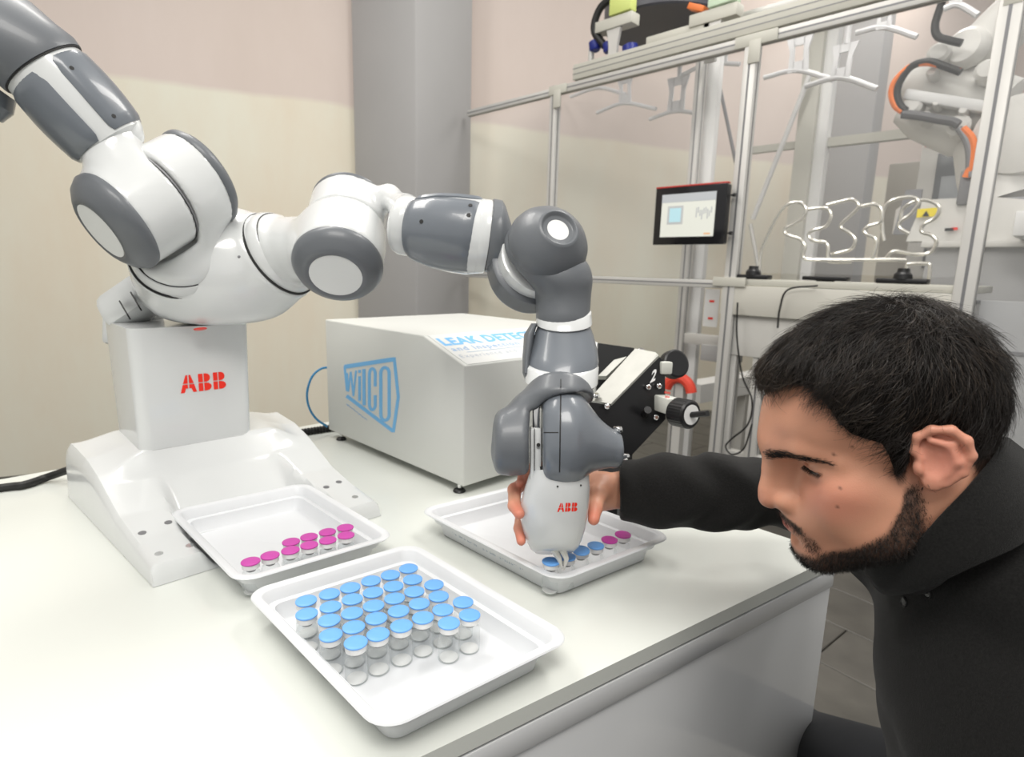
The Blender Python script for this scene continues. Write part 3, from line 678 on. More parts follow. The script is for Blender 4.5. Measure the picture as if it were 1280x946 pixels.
# emblem on the side: five-sided outline with condensed letters
Xf = X0-.0006
def yz(px_, py_): q = onp(px_, py_, 0, X0); return (-(q[1]), q[2])
zx = lambda x, y: yz(410+x/7.2727, 430+y/7.2727)
outer = [zx(143, 190), zx(612, 115), zx(652, 480), zx(602, 820), zx(168, 480), zx(168, 458), zx(593, 758), zx(632, 478), zx(596, 158), zx(158, 222), zx(180, 428), zx(165, 425)]
U_, V_ = A([0, -1., 0]), A([0, 0, 1.])
oo = A([X0, 0, 0])
def put(poly): return MB().prism(poly, A([X0-.0002, 0, 0]), U_, V_, .0006)
def ribbon(pts, wpx):
    """stroke polygon from a pixel polyline (zoom units)"""
    L, R_ = [], []
    for i, p in enumerate(pts):
        a = pts[max(i-1, 0)]; b = pts[min(i+1, len(pts)-1)]; t = nrm(A([b[0]-a[0], b[1]-a[1]])); n_ = A([-t[1], t[0]])*wpx/2; L.append(tuple(A(p)+n_)); R_.append(tuple(A(p)-n_))
    global RB; mb = MB(); RB = RB+1 if RB < 12 else 0
    for i in range(len(pts)-1):
        mb.prism([zx(*L[i]), zx(*L[i+1]), zx(*R_[i+1]), zx(*R_[i])], A([X0+.0002, 0, 0]), A([0, -1., 0]), A([0, 0, 1.]), .0009+.00004*RB)
    return mb
RB = 0
def arc(cx, cy, rx, ry, a0, a1, n=14): return [(cx+rx*math.cos(math.radians(a0+(a1-a0)*k/n)), cy+ry*math.sin(math.radians(a0+(a1-a0)*k/n))) for k in range(n+1)]
fr_ = ribbon([(152, 206), (604, 137)], 38); 
for seg, wd_ in (([(602, 122), (640, 480)], 26), ([(641, 475), (594, 800)], 26), ([(594, 792), (170, 470)], 30), ([(152, 200), (174, 425)], 18)):
    m2 = ribbon(seg, wd_); fr_.add(m2.v, m2.f)
obj('emblem_outline', fr_, M['blue'], hs, smooth=False)
W_ = MB()
for seg in ([(174, 262), (184, 432)], [(184, 432), (208, 252)], [(208, 252), (232, 472)], [(232, 472), (256, 240)]):
    m2 = ribbon(seg, 14); W_.add(m2.v, m2.f)
obj('emblem_letter', W_, M['blue'], hs, smooth=False)
i_ = ribbon([(288, 292), (288, 515)], 22); m2 = ribbon([(288, 234), (288, 262)], 22); i_.add(m2.v, m2.f); obj('emblem_letter', i_, M['blue'], hs, smooth=False)
obj('emblem_letter', ribbon([(328, 226), (330, 555)], 27), M['blue'], hs, smooth=False)
obj('emblem_letter', ribbon([(430, 385), (430, 290)]+arc(404, 275, 27, 52, 0, -180)+[(377, 400), (377, 530)]+arc(404, 545, 27, 52, 180, 0)+[(430, 530), (430, 465)], 26), M['blue'], hs, smooth=False)
obj('emblem_letter', ribbon(arc(519, 265, 38, 52, 0, -180)+[(481, 450)]+arc(519, 640, 38, 52, 180, 0)+[(557, 450), (557, 265)], 28), M['blue'], hs, smooth=False)
# unreadable small line under the emblem
m2 = MB(); r_ = random.Random(5)
for k in range(26):
    t = k/26; x, y = 170+190*t, 545+150*t; q = ribbon([(x, y), (x+5, y+r_.uniform(-4, 8))], r_.uniform(3, 9)); m2.add(q.v, q.f)
obj('small_print', m2, M['lblue'], hs, smooth=False)
# lettering on the sloped face
sv = nrm(A([0, 1.070-.926, 1.2375-1.1875])); su = A([1., 0, 0]); s0 = A([X0, .926, 1.1875])
pl = obj('label_plate', MB().box(s0+su*.25+sv*.0765+np.cross(su, sv)*.0004, (.48, .146, .0012), np.stack([su, sv, np.cross(su, sv)], 1)), mat('plate_pale', (.68, .69, .68), .45), hs)
obj('lettering', text_mb('LEAK DETECTION', .050, s0+su*.0155+sv*.094, su, sv, .0013, .93, off=.0021, spacing=1.08), M['blue'], hs, smooth=False)
obj('lettering', text_mb('and Inspection', .026, s0+su*.020+sv*.065, su, sv, .0013, 1.12, spacing=1.2, off=.0004), M['lblue'], hs, smooth=False)
obj('rule', MB().box(s0+su*.25+sv*.0545+np.cross(su, sv)*.0013, (.40, .001, .0004), np.stack([su, sv, np.cross(su, sv)], 1)), M['lblue'], hs)
obj('lettering', text_mb('Experience and', .021, s0+su*.017+sv*.032, su, sv, .0013, 1.05, spacing=1.25), M['lgrey'], hs, smooth=False)
# cables behind the robot and the unit
tag(obj('power_cable', MB().tube(spline([A([-.42, 1.52, TZ+.008]), A([-.1, 1.60, TZ+.008]), onz(0, 610, TZ+.008), onz(30, 606, TZ+.009), onz(60, 596, TZ+.012), P(92, 585, 1.28)], 8), .0085, 10), M['cable']), 'thick black cable lying on the bench leading into the robot base', 'cable')
ch = thing('cable_chain', (.74, 1.635, TZ), 'black ribbed cable conduit lying on the bench between robot and instrument box', 'cable')
p0, p1 = onz(340, 546, TZ+.01), onz(425, 533, TZ+.01); nn = 22
obj('core', MB().tube([p0, p1], .0085, 10), M['cable'], ch)
cr = None
for k in range(nn):
    c = p0+(p1-p0)*(k+.5)/nn
    if cr is None:
        cr = obj('rib', MB().lathe(c, p1-p0, [(-.003, .0085), (-.002, .0105), (.002, .0105), (.003, .0085)], 12), M['cable'], ch); c0_ = c
    else:
        o = bpy.data.objects.new('rib', cr.data); COL.objects.link(o); o.parent = ch; o.location = tuple(c-c0_)
Yb = 1.545
tag(obj('air_hose', MB().tube(spline([onp(412, 459, 1, Yb), onp(401, 461, 1, Yb), onp(390, 471, 1, Yb), onp(384, 490, 1, Yb), onp(386, 508, 1, Yb), onp(395, 523, 1, Yb), onp(409, 533, 1, Yb)], 8), .0032, 8), M['cblue']), 'thin blue air hose looping behind the instrument box', 'hose')

# ================================================================== BLACK INSPECTION FIXTURE
fx = thing('inspection_fixture', (.97, .68, TZ), 'black metal inspection fixture with steel plate and adjusting knobs behind the wrist', 'fixture')
def pp_(x, y, D): return P(720+x/4.73, 400+y/4.73, D)
def slab(pxs, D, depth, tri=(0, 1, 2)):
    """plate whose face shows as the pixel polygon at depth D (per-corner depths allowed) and that reaches 'depth' further back"""
    Ds = D if isinstance(D, (list, tuple)) else [D]*len(pxs); a = [pp_(x, y, d) for (x, y), d in zip(pxs, Ds)]; t0, t1, t2 = (a[i] for i in tri); pn_ = nrm(np.cross(t1-t0, t2-t0))
    a = [CAM+ray(720+x/4.73, 400+y/4.73)*(((t0-CAM)@pn_)/(ray(720+x/4.73, 400+y/4.73)@pn_)) for x, y in pxs]      # keep the plate flat
    nr = nrm(np.cross(a[1]-a[0], a[2]-a[1]));
    if nr@FW < 0: nr = -nr
    b = [q+nr*depth for q in a]; k = len(a); mb = MB(); mb.add(a+b, [tuple(range(k)), tuple(range(k, 2*k))[::-1]]+[(i, k+i, k+(i+1) % k, (i+1) % k) for i in range(k)])
    bm = bmesh.new(); vs = [bm.verts.new(v) for v in mb.v]; [bm.faces.new([vs[i] for i in f]) for f in mb.f]; bmesh.ops.recalc_face_normals(bm, faces=bm.faces)
    out = MB(); bm.verts.index_update(); out.add([v.co for v in bm.verts], [[v.index for v in f.verts] for f in bm.faces]); bm.free(); return out
# near side plate: slanted, running down to the wrist
obj('side_plate', slab([(190, 500), (480, 205), (525, 250), (530, 585), (300, 830), (120, 700), (60, 480)], [1.10, 1.13, 1.135, 1.135, 1.10, 1.08, 1.08], .012, (0, 1, 3)), M['blackm'], fx, smooth=False)
obj('side_plate', slab([(130, 135), (345, 165), (330, 420), (120, 460)], [1.25, 1.25, 1.24, 1.24], .012), M['blackm'], fx, smooth=False)
tpz = obj('top_plate', slab([(75, 470), (205, 495), (487, 208), (470, 190), (350, 168)], [1.13, 1.095, 1.128, 1.14, 1.21], .005), M['steel'], fx, smooth=False)
obj('inner_bar', slab([(130, 330), (225, 235), (300, 215), (180, 330)], [1.2, 1.21, 1.21, 1.19], .02), M['steel'], fx, smooth=False)
for x, y, d in ((383, 185, 1.175), (118, 452, 1.118)):
    obj('screw', MB().lathe(pp_(x, y, d), UU-FW*.4, [(0, .0075), (.004, .0075), (.006, .005)], 16), M['chrome'], tpz)
for x, y, d in ((183, 510, 1.09), (490, 390, 1.125), (427, 396, 1.12), (288, 815, 1.09), (472, 574, 1.12)):
    obj('screw', MB().lathe(pp_(x, y, d), -FW, [(0, .0055 if x != 472 else .003), (.004, .005), (.006, .003)], 14), M['chrome'], fx)
obj('peg', MB().tube([pp_(400, 560, 1.13), pp_(425, 530, 1.09)], .007, 12), M['blackm'], fx)
_pl = [pp_(190, 500, 1.10), pp_(480, 205, 1.13), pp_(530, 585, 1.135)]; _pn = nrm(np.cross(_pl[1]-_pl[0], _pl[2]-_pl[0]))
def on_plate(x, y): d = ray(720+x/4.73, 400+y/4.73); return CAM+d*(((_pl[0]-CAM)@_pn)/(d@_pn))
_u = nrm(on_plate(482, 345)-on_plate(436, 368)); _v = on_plate(464, 292)-on_plate(447, 366); _h = np.linalg.norm(_v); _v = nrm(_v); _n = np.cross(_u, _v); _sg = 1 if _n@FW < 0 else -1
mbn = text_mb('2', _h*1.35, on_plate(436, 370)-FW*.0012, _u, _v, 0., .72, off=.0010); obj('number_mark', mbn, mat('mark_white', (.9, .9, .9), .5), fx, smooth=False)
def knob(a, b, c, d, e, sz, r, label, face=None):
    """square block a-b, knurled knob c-d, spindle d-e"""
    blk = obj('valve_block', MB().bar(a, b, sz, sz, hint=UU, bev=.003), mat('block_grey', (.62, .63, .58), .4), fx)
    ax = nrm(d-c); L = np.linalg.norm(d-c); mb = MB(); x, y, z = frame_of(ax); n = 60; rings = []
    for t, rr, kn in ((0, .86, 0), (.08, .98, 0), (.14, 1., 1), (.86, 1., 1), (.92, .98, 0), (1, .86, 0)):
        rings.append([c+ax*L*t+r*rr*(1-(.035 if kn and k % 2 else 0))*(x*math.cos(2*math.pi*k/n)+y*math.sin(2*math.pi*k/n)) for k in range(n)])
    kb = obj('knob', mb.loft(rings), M['black'], fx, sharp=25)
    if face: obj('knob_face', MB().lathe(d-ax*.001, ax, [(0, face), (.0016, face), (.0018, .004)], 32), M['white'], kb)
    if e is not None: obj('spindle', MB().tube([d, e], .0055, 12), M['black'], kb)
    return blk
knob(pp_(505, 275, 1.150), pp_(540, 285, 1.128), pp_(560, 268, 1.165), pp_(598, 255, 1.145), None, .024, .0285, 'k')
b2 = knob(pp_(480, 480, 1.145), pp_(580, 512, 1.095), pp_(585, 540, 1.105), pp_(682, 560, 1.07), pp_(778, 552, 1.04), .030, .0270, 'k', .0185)
m2 = MB(); 
for k in range(7):
    a_ = pp_(525+9*(k % 4)+4*(k//4), 432+26*(k//4)+2*(k % 4), 1.098); m2.bar(a_, a_+UU*.004+RR*.001, .0014, .001)
obj('red_label', m2, M['red'], b2, smooth=False)
obj('fixture_foot', MB().bar(P(770, 560, 1.14)*A([1, 1, 0])+A([0, 0, TZ+.0005]), P(770, 560, 1.14), .05, .04), M['blackm'], fx)
# ================================================================== ROBOT CELL BEHIND
XF = 2.917
fr0 = thing('safety_enclosure', (XF, 1.5, 0), 'aluminium profile safety frame with clear panes around the robot cell', 'frame')
def profile(a, b, w, h, parent, name='post', hint=(1, 0, 0), m=None, slot=True):
    """extruded profile with a dark slot recessed into its faces"""
    p_ = obj(name, MB().bar(a, b, w, h, hint, .003), m or M['alu'], parent)
    if slot:
        x, y, z = frame_of(A(b, float)-A(a, float), hint)
        for off_, ww in ((x*(w/2), None), (-x*(w/2), None)):
            obj('slot', MB().bar(A(a)+off_, A(b)+off_, .0016, h*.16, hint), M['alud'], p_)
        for off_ in (y*(h/2), -y*(h/2)):
            obj('slot', MB().bar(A(a)+off_, A(b)+off_, w*.16, .0016, hint), M['alud'], p_)
    return p_
for Y, w_ in ((2.60, .05), (1.36, .06), (.405, .07)):
    profile((XF, Y, .0), (XF, Y, 2.50 if Y > 2 else 2.46), w_, w_, fr0)
profile((XF, 3.42, 2.468), (XF, 2.62, 2.468), .04, .04, fr0, 'beam')
profile((XF, 2.62, 2.470), (XF, -1.2, 2.470), .045, .045, fr0, 'beam')
obj('top_beam', MB().box((XF, .62, 2.545), (.045, 3.66, .085), None, .004), M['beige'], fr0)
tb_ = COL.objects['top_beam'] if 'top_beam' in COL.objects else None
for dz in (-.012, .018): obj('groove', MB().box((XF-.0229, .62, 2.545+dz), (.0012, 3.66, .004)), M['alud'], tb_)
for Y, s_ in ((2.56, .14), (1.34, .20), (.40, .2)):
    obj('corner_plate', MB().box((XF-.028, Y, 2.470), (.010, s_, .052), None, .002), M['beige'], fr0)
    obj('corner_plate', MB().box((XF-.032, Y, 2.415), (.010, .056, .10), None, .002), M['beige'], fr0)
profile((XF, 3.42, 1.338), (XF, 1.40, 1.338), .04, .04, fr0, 'beam')
profile((XF, 3.42, .16), (XF, 1.40, .16), .05, .05, fr0, 'beam')
pane_m = bpy.data.materials.new('clear_pane'); pane_m.use_nodes = True; nt = pane_m.node_tree; b = nt.nodes['Principled BSDF']; out = nt.nodes['Material Output']
b.inputs['Base Color'].default_value = (.95, .96, .97, 1); b.inputs['Roughness'].default_value = .03; tb = nt.nodes.new('ShaderNodeBsdfTransparent'); mx = nt.nodes.new('ShaderNodeMixShader'); mx.inputs[0].default_value = .05
nt.links.new(tb.outputs[0], mx.inputs[1]); nt.links.new(b.outputs[0], mx.inputs[2]); nt.links.new(mx.outputs[0], out.inputs['Surface'])
for y0, y1, z0, z1 in ((3.40, 2.63, 1.365, 2.445), (2.57, 1.395, 1.365, 2.445), (1.325, .445, 1.40, 2.445), (.365, -1.1, .3, 2.445)):
    obj('pane', MB().box((XF+.004, (y0+y1)/2, (z0+z1)/2), (.005, y0-y1, z1-z0)), pane_m, fr0, smooth=False)

# --- operator panel
Xm = XF-.10
mo = thing('operator_panel', (Xm, 1.57, 1.53), 'black framed touch panel with red top edge hanging on the frame', 'monitor')
ct = A([Xm, 1.572, 1.678]); scr = mat('screen', (.78, .80, .74), .35, emit=.16)
obj('housing', MB().box(ct+A([.022, 0, 0]), (.045, .39, .285), None, .006), M['black'], mo)
bz = obj('bezel', MB().box(ct+A([-.004, 0, 0]), (.008, .395, .290), None, .003), mat('panel_black', (.012, .012, .014), .12), mo)
obj('red_edge', MB().box(ct+A([.006, 0, .1475]), (.03, .395, .008), None, .002), mat('edge_red', (.55, .05, .04), .4), mo)
sc_ = obj('screen', MB().box(ct+A([-.0086, .006, .002]), (.0016, .300, .215)), scr, mo, smooth=False)
mk = lambda y, z, w_, h_, m_, nm, x=-.0097: obj(nm, MB().box(ct+A([x, y, z]), (.0008, w_, h_)), m_, sc_, smooth=False)
mk(.006, .089, .300, .041, mat('screen_head', (.52, .55, .58), .4, emit=.12), 'header_bar')
mk(.074, .004, .090, .092, mat('screen_tile', (.55, .57, .58), .4, emit=.1), 'tile_frame')
mk(.074, .004, .066, .070, mat('screen_tile_blue', (.50, .76, .85), .4, emit=.16), 'tile', -.0103)
g1 = mat('screen_grey', (.55, .57, .58), .4, emit=.1)
for k in range(9): mk(-.045-.010*k, .012+.012*math.sin(k*1.7), .006, .035+.012*math.cos(k*2.1), g1, 'chart_bar')
mk(-.11, -.092, .034, .008, mat('screen_orange', (.80, .50, .28), .4, emit=.15), 'corner_logo')
for z in (.09, -.09): obj('mount_knob', MB().lathe(ct+A([.03, -.2, z]), (0, -1, 0), [(0, .004), (.010, .004), (.011, .009), (.022, .009)], 14), M['black'], mo)
# --- double post behind the panel with a small drawer shelf
bp = thing('rear_post', (3.32, 1.95, 0), 'pale aluminium double post standing behind the touch panel', 'post')
def yat(px_, py_, X): return onp(px_, py_, 0, X)
q = yat(868, 200, 3.3); profile((3.3, q[1], 0), (3.3, q[1], 2.7), .05, .05, bp)
q2 = yat(884, 200, 3.36); obj('cover_strip', MB().box((3.37, q2[1], 1.38), (.05, .075, 2.75), None, .004), M['white'], bp)
q3 = yat(885, 425, 3.2); obj('cross_bar', MB().box((3.2, q3[1]-.06, q3[2]), (.05, .40, .06), None, .004), M['alu'], bp)
obj('drawer', MB().box((3.22, q3[1]-.08, q3[2]-.07), (.12, .20, .09), None, .004), M['gpanel'], bp)
lb = obj('notice', MB().box(yat(889, 385, 3.28), (.002, .09, .22)), M['white'], bp)
for dz in (.04, -.06): obj('red_mark', MB().box(yat(889, 385, 3.278)+A([0, 0, dz]), (.002, .03, .012)), M['red'], lb)
# --- working table of the cell
Zt = 1.352
wt = thing('cell_table', (3.1, .9, 0), 'pale fixture table on aluminium legs inside the robot cell', 'table')
obj('table_plate', MB().box((3.15, .89, Zt), (.50, 1.03, .030), None, .003), M['beige'], wt)
obj('apron', MB().box((2.902, .89, 1.262), (.02, 1.02, .145), None, .003), mat('apron_pale', (.60, .585, .53), .45), wt)
obj('joint_plate', MB().box((2.885, 1.36, Zt), (.012, .17, .045), None, .002), M['beige'], wt)
cab = obj('control_case', MB().box((3.02, .93, 1.085), (.20, .86, .205), None, .004), M['offw'], wt)
for Y in (1.335, 1.19, .44): profile((2.96, Y, .0), (2.96, Y, 1.20), .06, .06, wt, 'leg')
obj('stretcher', MB().bar((2.96, 1.335, .45), (2.96, .44, .45), .05, .05), M['alu'], wt)
for px_, w_ in ((935, 1.), (1122, 1.1)):
    nm = 'black round magnetic clamp base on the %s of the cell table' % ('left end' if px_ < 1000 else 'right part'); c = yat(px_+5, 357, 2.93); c[2] = Zt+.0155
    e = thing('magnetic_clamp', c, nm, 'clamp'); obj('foot_plate', MB().box(c+A([0, 0, .012]), (.06, .17*w_, .022), None, .006), M['black'], e); obj('hub', MB().lathe(c+A([0, 0, .02]), (0, 0, 1), [(0, .036), (.02, .034), (.03, .024), (.045, .022)], 24), M['black'], e)
c = yat(1031, 357, 2.93); c[2] = Zt+.0155
e = thing('clamp_bar', c, 'flat black bar clamp between the two round clamp bases', 'clamp'); obj('bar', MB().box(c+A([0, 0, .014]), (.05, .19, .018), None, .004), M['black'], e); obj('stem', MB().box(c+A([0, 0, .004]), (.03, .07, .008), None, .002), M['black'], e)
# bent wire holders
wm = mat('bent_wire', (.66, .64, .58), .25, metal=.7)
zz = lambda x, y, X=3.05: yat(920+x/4.571, 220+y/4.571, X)
wires = [([(135, 590), (138, 470), (155, 400), (230, 240), (290, 165), (360, 150), (400, 185), (385, 235), (330, 275), (282, 300), (290, 335), (365, 362), (395, 400), (392, 470), (520, 480), (660, 485)], 'leftmost bent wire loop with a long slanted stem'),
         ([(410, 190), (480, 182), (525, 190), (542, 225), (515, 285), (440, 310), (415, 335), (440, 368), (510, 380), (527, 410), (525, 465), (545, 490), (660, 490)], 'second bent wire loop from the left'),
         ([(520, 165), (600, 145), (665, 135), (702, 170), (665, 215), (610, 265), (602, 295), (650, 325), (682, 365), (660, 415), (600, 435), (545, 445)], 'third bent wire loop from the left'),
         ([(715, 172), (790, 162), (830, 190), (825, 260), (760, 285), (732, 310), (750, 335), (795, 355), (800, 400), (780, 470)], 'small bent wire loop in the middle'),
         ([(845, 370), (835, 300), (840, 200), (890, 140), (1000, 120), (1042, 150), (1000, 215), (940, 260), (935, 295), (990, 330)], 'tall bent wire loop right of the middle'),
         ([(940, 250), (955, 190), (1010, 150), (1090, 138), (1160, 175), (1140, 235), (1070, 280), (1062, 320), (1120, 340), (1145, 380), (1110, 435), (1030, 448), (905, 430), (855, 470), (850, 490)], 'rightmost S-shaped bent wire loop'),
         ([(395, 475), (640, 478), (850, 478), (975, 480)], 'straight wire rail below the bent loops'),
         ([(970, 598), (975, 530), (985, 503), (1075, 500), (1108, 515), (1102, 598)], 'low wire stirrup standing on the cell table')]
for k, (pl_, lb) in enumerate(wires):
    Xw = 3.02+.035*(k % 3); pts_ = [zz(x, y, Xw) for x, y in pl_]
    if 'stem' in lb or 'stirrup' in lb: pts_[0][2] = Zt+.016
    if 'stirrup' in lb: pts_[-1][2] = Zt+.016
    o = obj('bent_wire', MB().tube(spline(pts_, 6), .008, 8), wm); tag(o, lb, 'wire', 'bent wire holders on the cell table')
# thin cords hanging from the table
for k, (pts_, lb) in enumerate((([(922, 378), (921, 420), (928, 470), (940, 500), (935, 530), (915, 548), (907, 558), (915, 568), (930, 560), (940, 530)], 'thin dark cord hanging in a loop below the cell table'), ([(1022, 357), (985, 362), (975, 385), (972, 410)], 'thin dark cord running over the front of the cell table'))):
    o = obj('cord', MB().tube(spline([yat(x, y, 2.86) for x, y in pts_], 6), .0045, 6), M['cable']); tag(o, lb, 'cable')
# --- hangers below the overhead rail
hm = mat('hanger_white', (.74, .74, .75), .4)
hang = [((782, 97), (782, 128), [(713, 121), (748, 110), (782, 118)], [(746, 141), (780, 129), (820, 136)], 3.9, 'faint leftmost'), ((849, 96), (845, 139), [(812, 149), (844, 139), (880, 143)], None, 3.98, 'second from the left'),
        ((1001, 46), (998, 90), [(955, 97), (996, 88), (1042, 100)], None, 3.58, 'third from the left'), ((1058, 55), (1050, 98), [(1006, 108), (1050, 97), (1096, 111)], None, 3.42, 'fourth from the left, largest'),
        ((1108, 6), (1105, 37), [(1070, 41), (1105, 34), (1146, 46)], None, 3.5, 'fifth from the left'), ((1198, -18), (1194, 8), [(1180, 11), (1198, 6), (1222, 19)], None, 3.42, 'rightmost, cut by the frame top'),
        ((905, 58), (903, 82), [(852, 94), (885, 80), (925, 80)], None, 3.82, 'half hidden behind the second post,')]
for (t, b_, arc1, arc2, X, lb) in hang:
    c = yat(*b_, X); e = thing('hanger', c, 'white curved hanger, %s of the row under the overhead rail' % lb, 'hanger', 'white hangers under the overhead rail')
    a, bb = yat(*t, X), yat(*b_, X); L = np.linalg.norm(a-bb); u = A([0, -1., 0]); v = nrm(a-bb); w_ = L*.30
    mb = MB()
    for s_ in (-1, 1): mb.prism([(s_*w_*.45, 0), (s_*w_, 0), (s_*w_*.9, L*.6), (s_*w_*1.3, L), (s_*w_*.45, L)], bb, u, v, .012)
    mb.prism([(-w_*.5, 0), (w_*.5, 0), (w_*.5, L*.3), (-w_*.5, L*.3)], bb, u, v, .012); mb.prism([(-w_*.5, L*.75), (w_*.5, L*.75), (w_*.5, L), (-w_*.5, L)], bb, u, v, .012)
    obj('bracket', mb, hm, e, smooth=False)
    for ar in (arc1, arc2):
        if ar:
            pts_ = [yat(x, y, X) for x, y in ar]; obj('arm', MB().tube(spline(pts_, 8), .014, 8), hm, e)
    top = a.copy(); top[2] = 3.296; obj('rod', MB().tube([a, top], .016, 8), hm, e)
rl = thing('overhead_rail', (3.8, .95, 3.295), 'pale overhead rail carrying the hangers', 'rail')
for xr in (3.5, 3.9): obj('rail_bar', MB().box((xr, .95, 3.32), (.24, 2.8, .05), None, .004), M['offw'], rl)
for yr in (-.3, .95, 2.2): obj('cross_bar', MB().box((3.7, yr, 3.355), (.5, .06, .02), None, .004), M['offw'], rl)
# clamp blocks seen above the beam
for k, (px_, py_, lb, colr) in enumerate(((775, 22, 'carrier clamp with blue hoses and yellow label above the beam', (.62, .70, .22)), (900, 12, 'carrier clamp with orange stripe above the beam', (.65, .80, .62)))):
    X = 3.05; c = yat(px_, py_, X); e = thing('carrier_clamp', c, lb, 'clamp')
    obj('jaw_beam', MB().box(c+A([0, .02, -.03]), (.08, .26, .06), rotz(0), .004), M['beige'], e); obj('label_block', MB().box(c+A([-.02, -.03, .05]), (.06, .15, .09), None, .006), mat('label_block%d' % k, colr, .5), e)
    obj('stem', MB().prism([(-.05, 0), (.05, 0), (.03, -.10), (.03, -.20), (-.03, -.20), (-.03, -.10)], c+A([-.01, .02, -.05]), (0, -1, 0), (0, 0, 1), .02), M['alu'], e)
    if k == 0:
        obj('clamp_foot', MB().box(c+A([.0, .12, -.245]), (.05, .24, .03), None, .003), M['alu'], e)
        for dy in (.04, .2): obj('clamp_leg', MB().box(c+A([0, dy, -.18]), (.03, .025, .13), None, .003), M['alu'], e)
        for dy, dz, r_ in ((.17, -.11, .035), (-.09, -.19, .045), (.07, -.14, .03)): obj('blue_coupling', MB().lathe(c+A([0, dy, dz-.03]), (0, .2, 1), [(0, r_*.8), (.01, r_), (.05, r_), (.06, r_*.6)], 16), mat('coupling_blue%d' % int(r_*1e3), (.01, .02, .20), .4), e)
        obj('black_hose', MB().tube(spline([c+A([0, .02, .13]), c+A([-.02, .13, .08]), c+A([-.02, .17, -.03]), c+A([0, .10, -.13])], 8), .022, 10), M['cable'], e)
    else:
        obj('orange_stripe', MB().box(c+A([-.02, .115, .03]), (.05, .10, .03), np.stack([A([1, 0, 0]), nrm(A([0, .9, .4])), nrm(A([0, -.4, .9]))], 1), .004), mat('stripe_orange', (.75, .20, .05), .5), e)
        obj('gripper_tip', MB().box(c+A([0, .11, -.06]), (.03, .04, .14), None, .004), M['alud'], e)
dk = obj('carousel_disc', MB().lathe(yat(805, 30, 3.3)+A([.20, -.02, .02]), (0, 0, 1), [(0, .37), (.01, .38), (.25, .38), (.26, .34)], 64), mat('disc_dark', (.07, .07, .085), .45)); tag(dk, 'dark round carousel disc at the top edge above the cell', 'machine part')
bb_ = obj('side_beam', MB().box(yat(845, 45, 3.05)+A([0, -.02, .0]), (.06, .38, .05), np.stack([A([1, 0, 0]), nrm(A([0, 1, 0])), A([0, 0, 1])], 1), .003), M['beige']); tag(bb_, 'short beige beam lying on top of the frame beam', 'beam')
bc_ = obj('bridge_plate', MB().box(yat(975, 12, 3.2), (.12, .75, .03), None, .004), M['alu']); tag(bc_, 'grey aluminium plate above the beam beside the orange striped clamp', 'plate')
# --- rear frame with braces
rf_ = thing('support_rack', (4.4, 2.0, 0), 'pale rear frame posts and braces deep inside the cell', 'frame')
q = yat(1008, 180, 4.2); obj('post', MB().box((4.2, q[1], 1.5), (.10, .11, 3.0), None, .004), M['beige'], rf_)
q_ = yat(1026, 180, 4.22); obj('post', MB().box((4.23, q_[1], 1.5), (.08, .08, 3.0), None, .004), M['white'], rf_)
obj('brace', MB().tube([yat(1012, 94, 4.1), yat(941, 274, 4.1)], .017, 8), M['white'], rf_); obj('brace', MB().tube([yat(898, 100, 4.1), yat(920, 205, 4.1)], .012, 8), M['alud'], rf_); obj('brace', MB().tube([yat(938, 280, 4.1), yat(951, 350, 4.1)], .014, 8), M['alu'], rf_)
a, b_ = yat(925, 190, 4.25), yat(1000, 181, 4.25); obj('cross_bar', MB().bar(a, b_, .045, .045), M['beige'], rf_)
a, b_ = yat(1031, 179, 4.25), yat(1165, 164, 4.25); obj('cross_bar', MB().bar(a, b_, .055, .055), M['beige'], rf_)
# --- cabinets
def cabinet(name, px0, py0, px1, py1, X, depth, m, label, cat='cabinet', floor=True):
    a, b_ = yat(px0, py0, X), yat(px1, py1, X); z0 = 0 if floor else b_[2]; yc, w_ = (a[1]+b_[1])/2, abs(a[1]-b_[1]); zt = a[2]
    e = thing(name, (X+depth/2, yc, z0), label, cat); bd = obj('body', MB().box((X+depth/2, yc, (z0+zt)/2), (depth, w_, zt-z0), None, .006), m, e); return e, bd, yc, w_, zt
e, bd, yc, w_, zt = cabinet('control_cabinet', 1153, 180, 1215, 300, 4.6, .5, M['offw'], 'tall pale control cabinet with red stripe behind the wire holders')
obj('red_stripe', MB().box((4.595, yc, zt-.01), (.012, w_*.9, .02)), M['red'], bd); obj('door', MB().box((4.592, yc-.02, zt-.42), (.014, w_*.55, .7), None, .004), mat('door_dark', (.14, .15, .16), .3), e)
obj('door_panel', MB().box((4.586, yc-.02, zt-.46), (.014, w_*.34, .5), None, .004), mat('door_grey', (.36, .38, .40), .3), e)
e, bd, yc, w_, zt = cabinet('electrical_cabinet', 1112, 205, 1152, 300, 5.2, .5, mat('cab_beige', (.40, .38, .34), .5), 'beige electrical cabinet left of the pale control cabinet')
obj('hinge', MB().box((5.193, yc-w_*.42, zt-.3), (.012, .02, .10)), M['alud'], e)
e, bd, yc, w_, zt = cabinet('robot_pedestal', 1160, 302, 1500, 400, 3.55, .9, M['gpanel'], 'wide grey machine plinth below the industrial robot')
obj('panel_seam', MB().box((3.546, yc, zt-.28), (.006, w_, .012)), M['alud'], e); obj('top_lip', MB().box((3.56, yc, zt-.015), (.10, w_+.04, .03), None, .004), M['offw'], e)
ZP = zt
e = thing('screen_enclosure', (3.0, -.35, 0), 'grey enclosure panel beside the right frame post', 'panel'); obj('panel', MB().box((XF+.03, -.42, .74), (.02, 1.55, 1.15), None, .003), mat('enclosure_grey', (.36, .365, .37), .35, var=.03), e)
obj('panel_seam', MB().box((XF+.018, -.42, 1.12), (.006, 1.55, .014)), M['alud'], e)
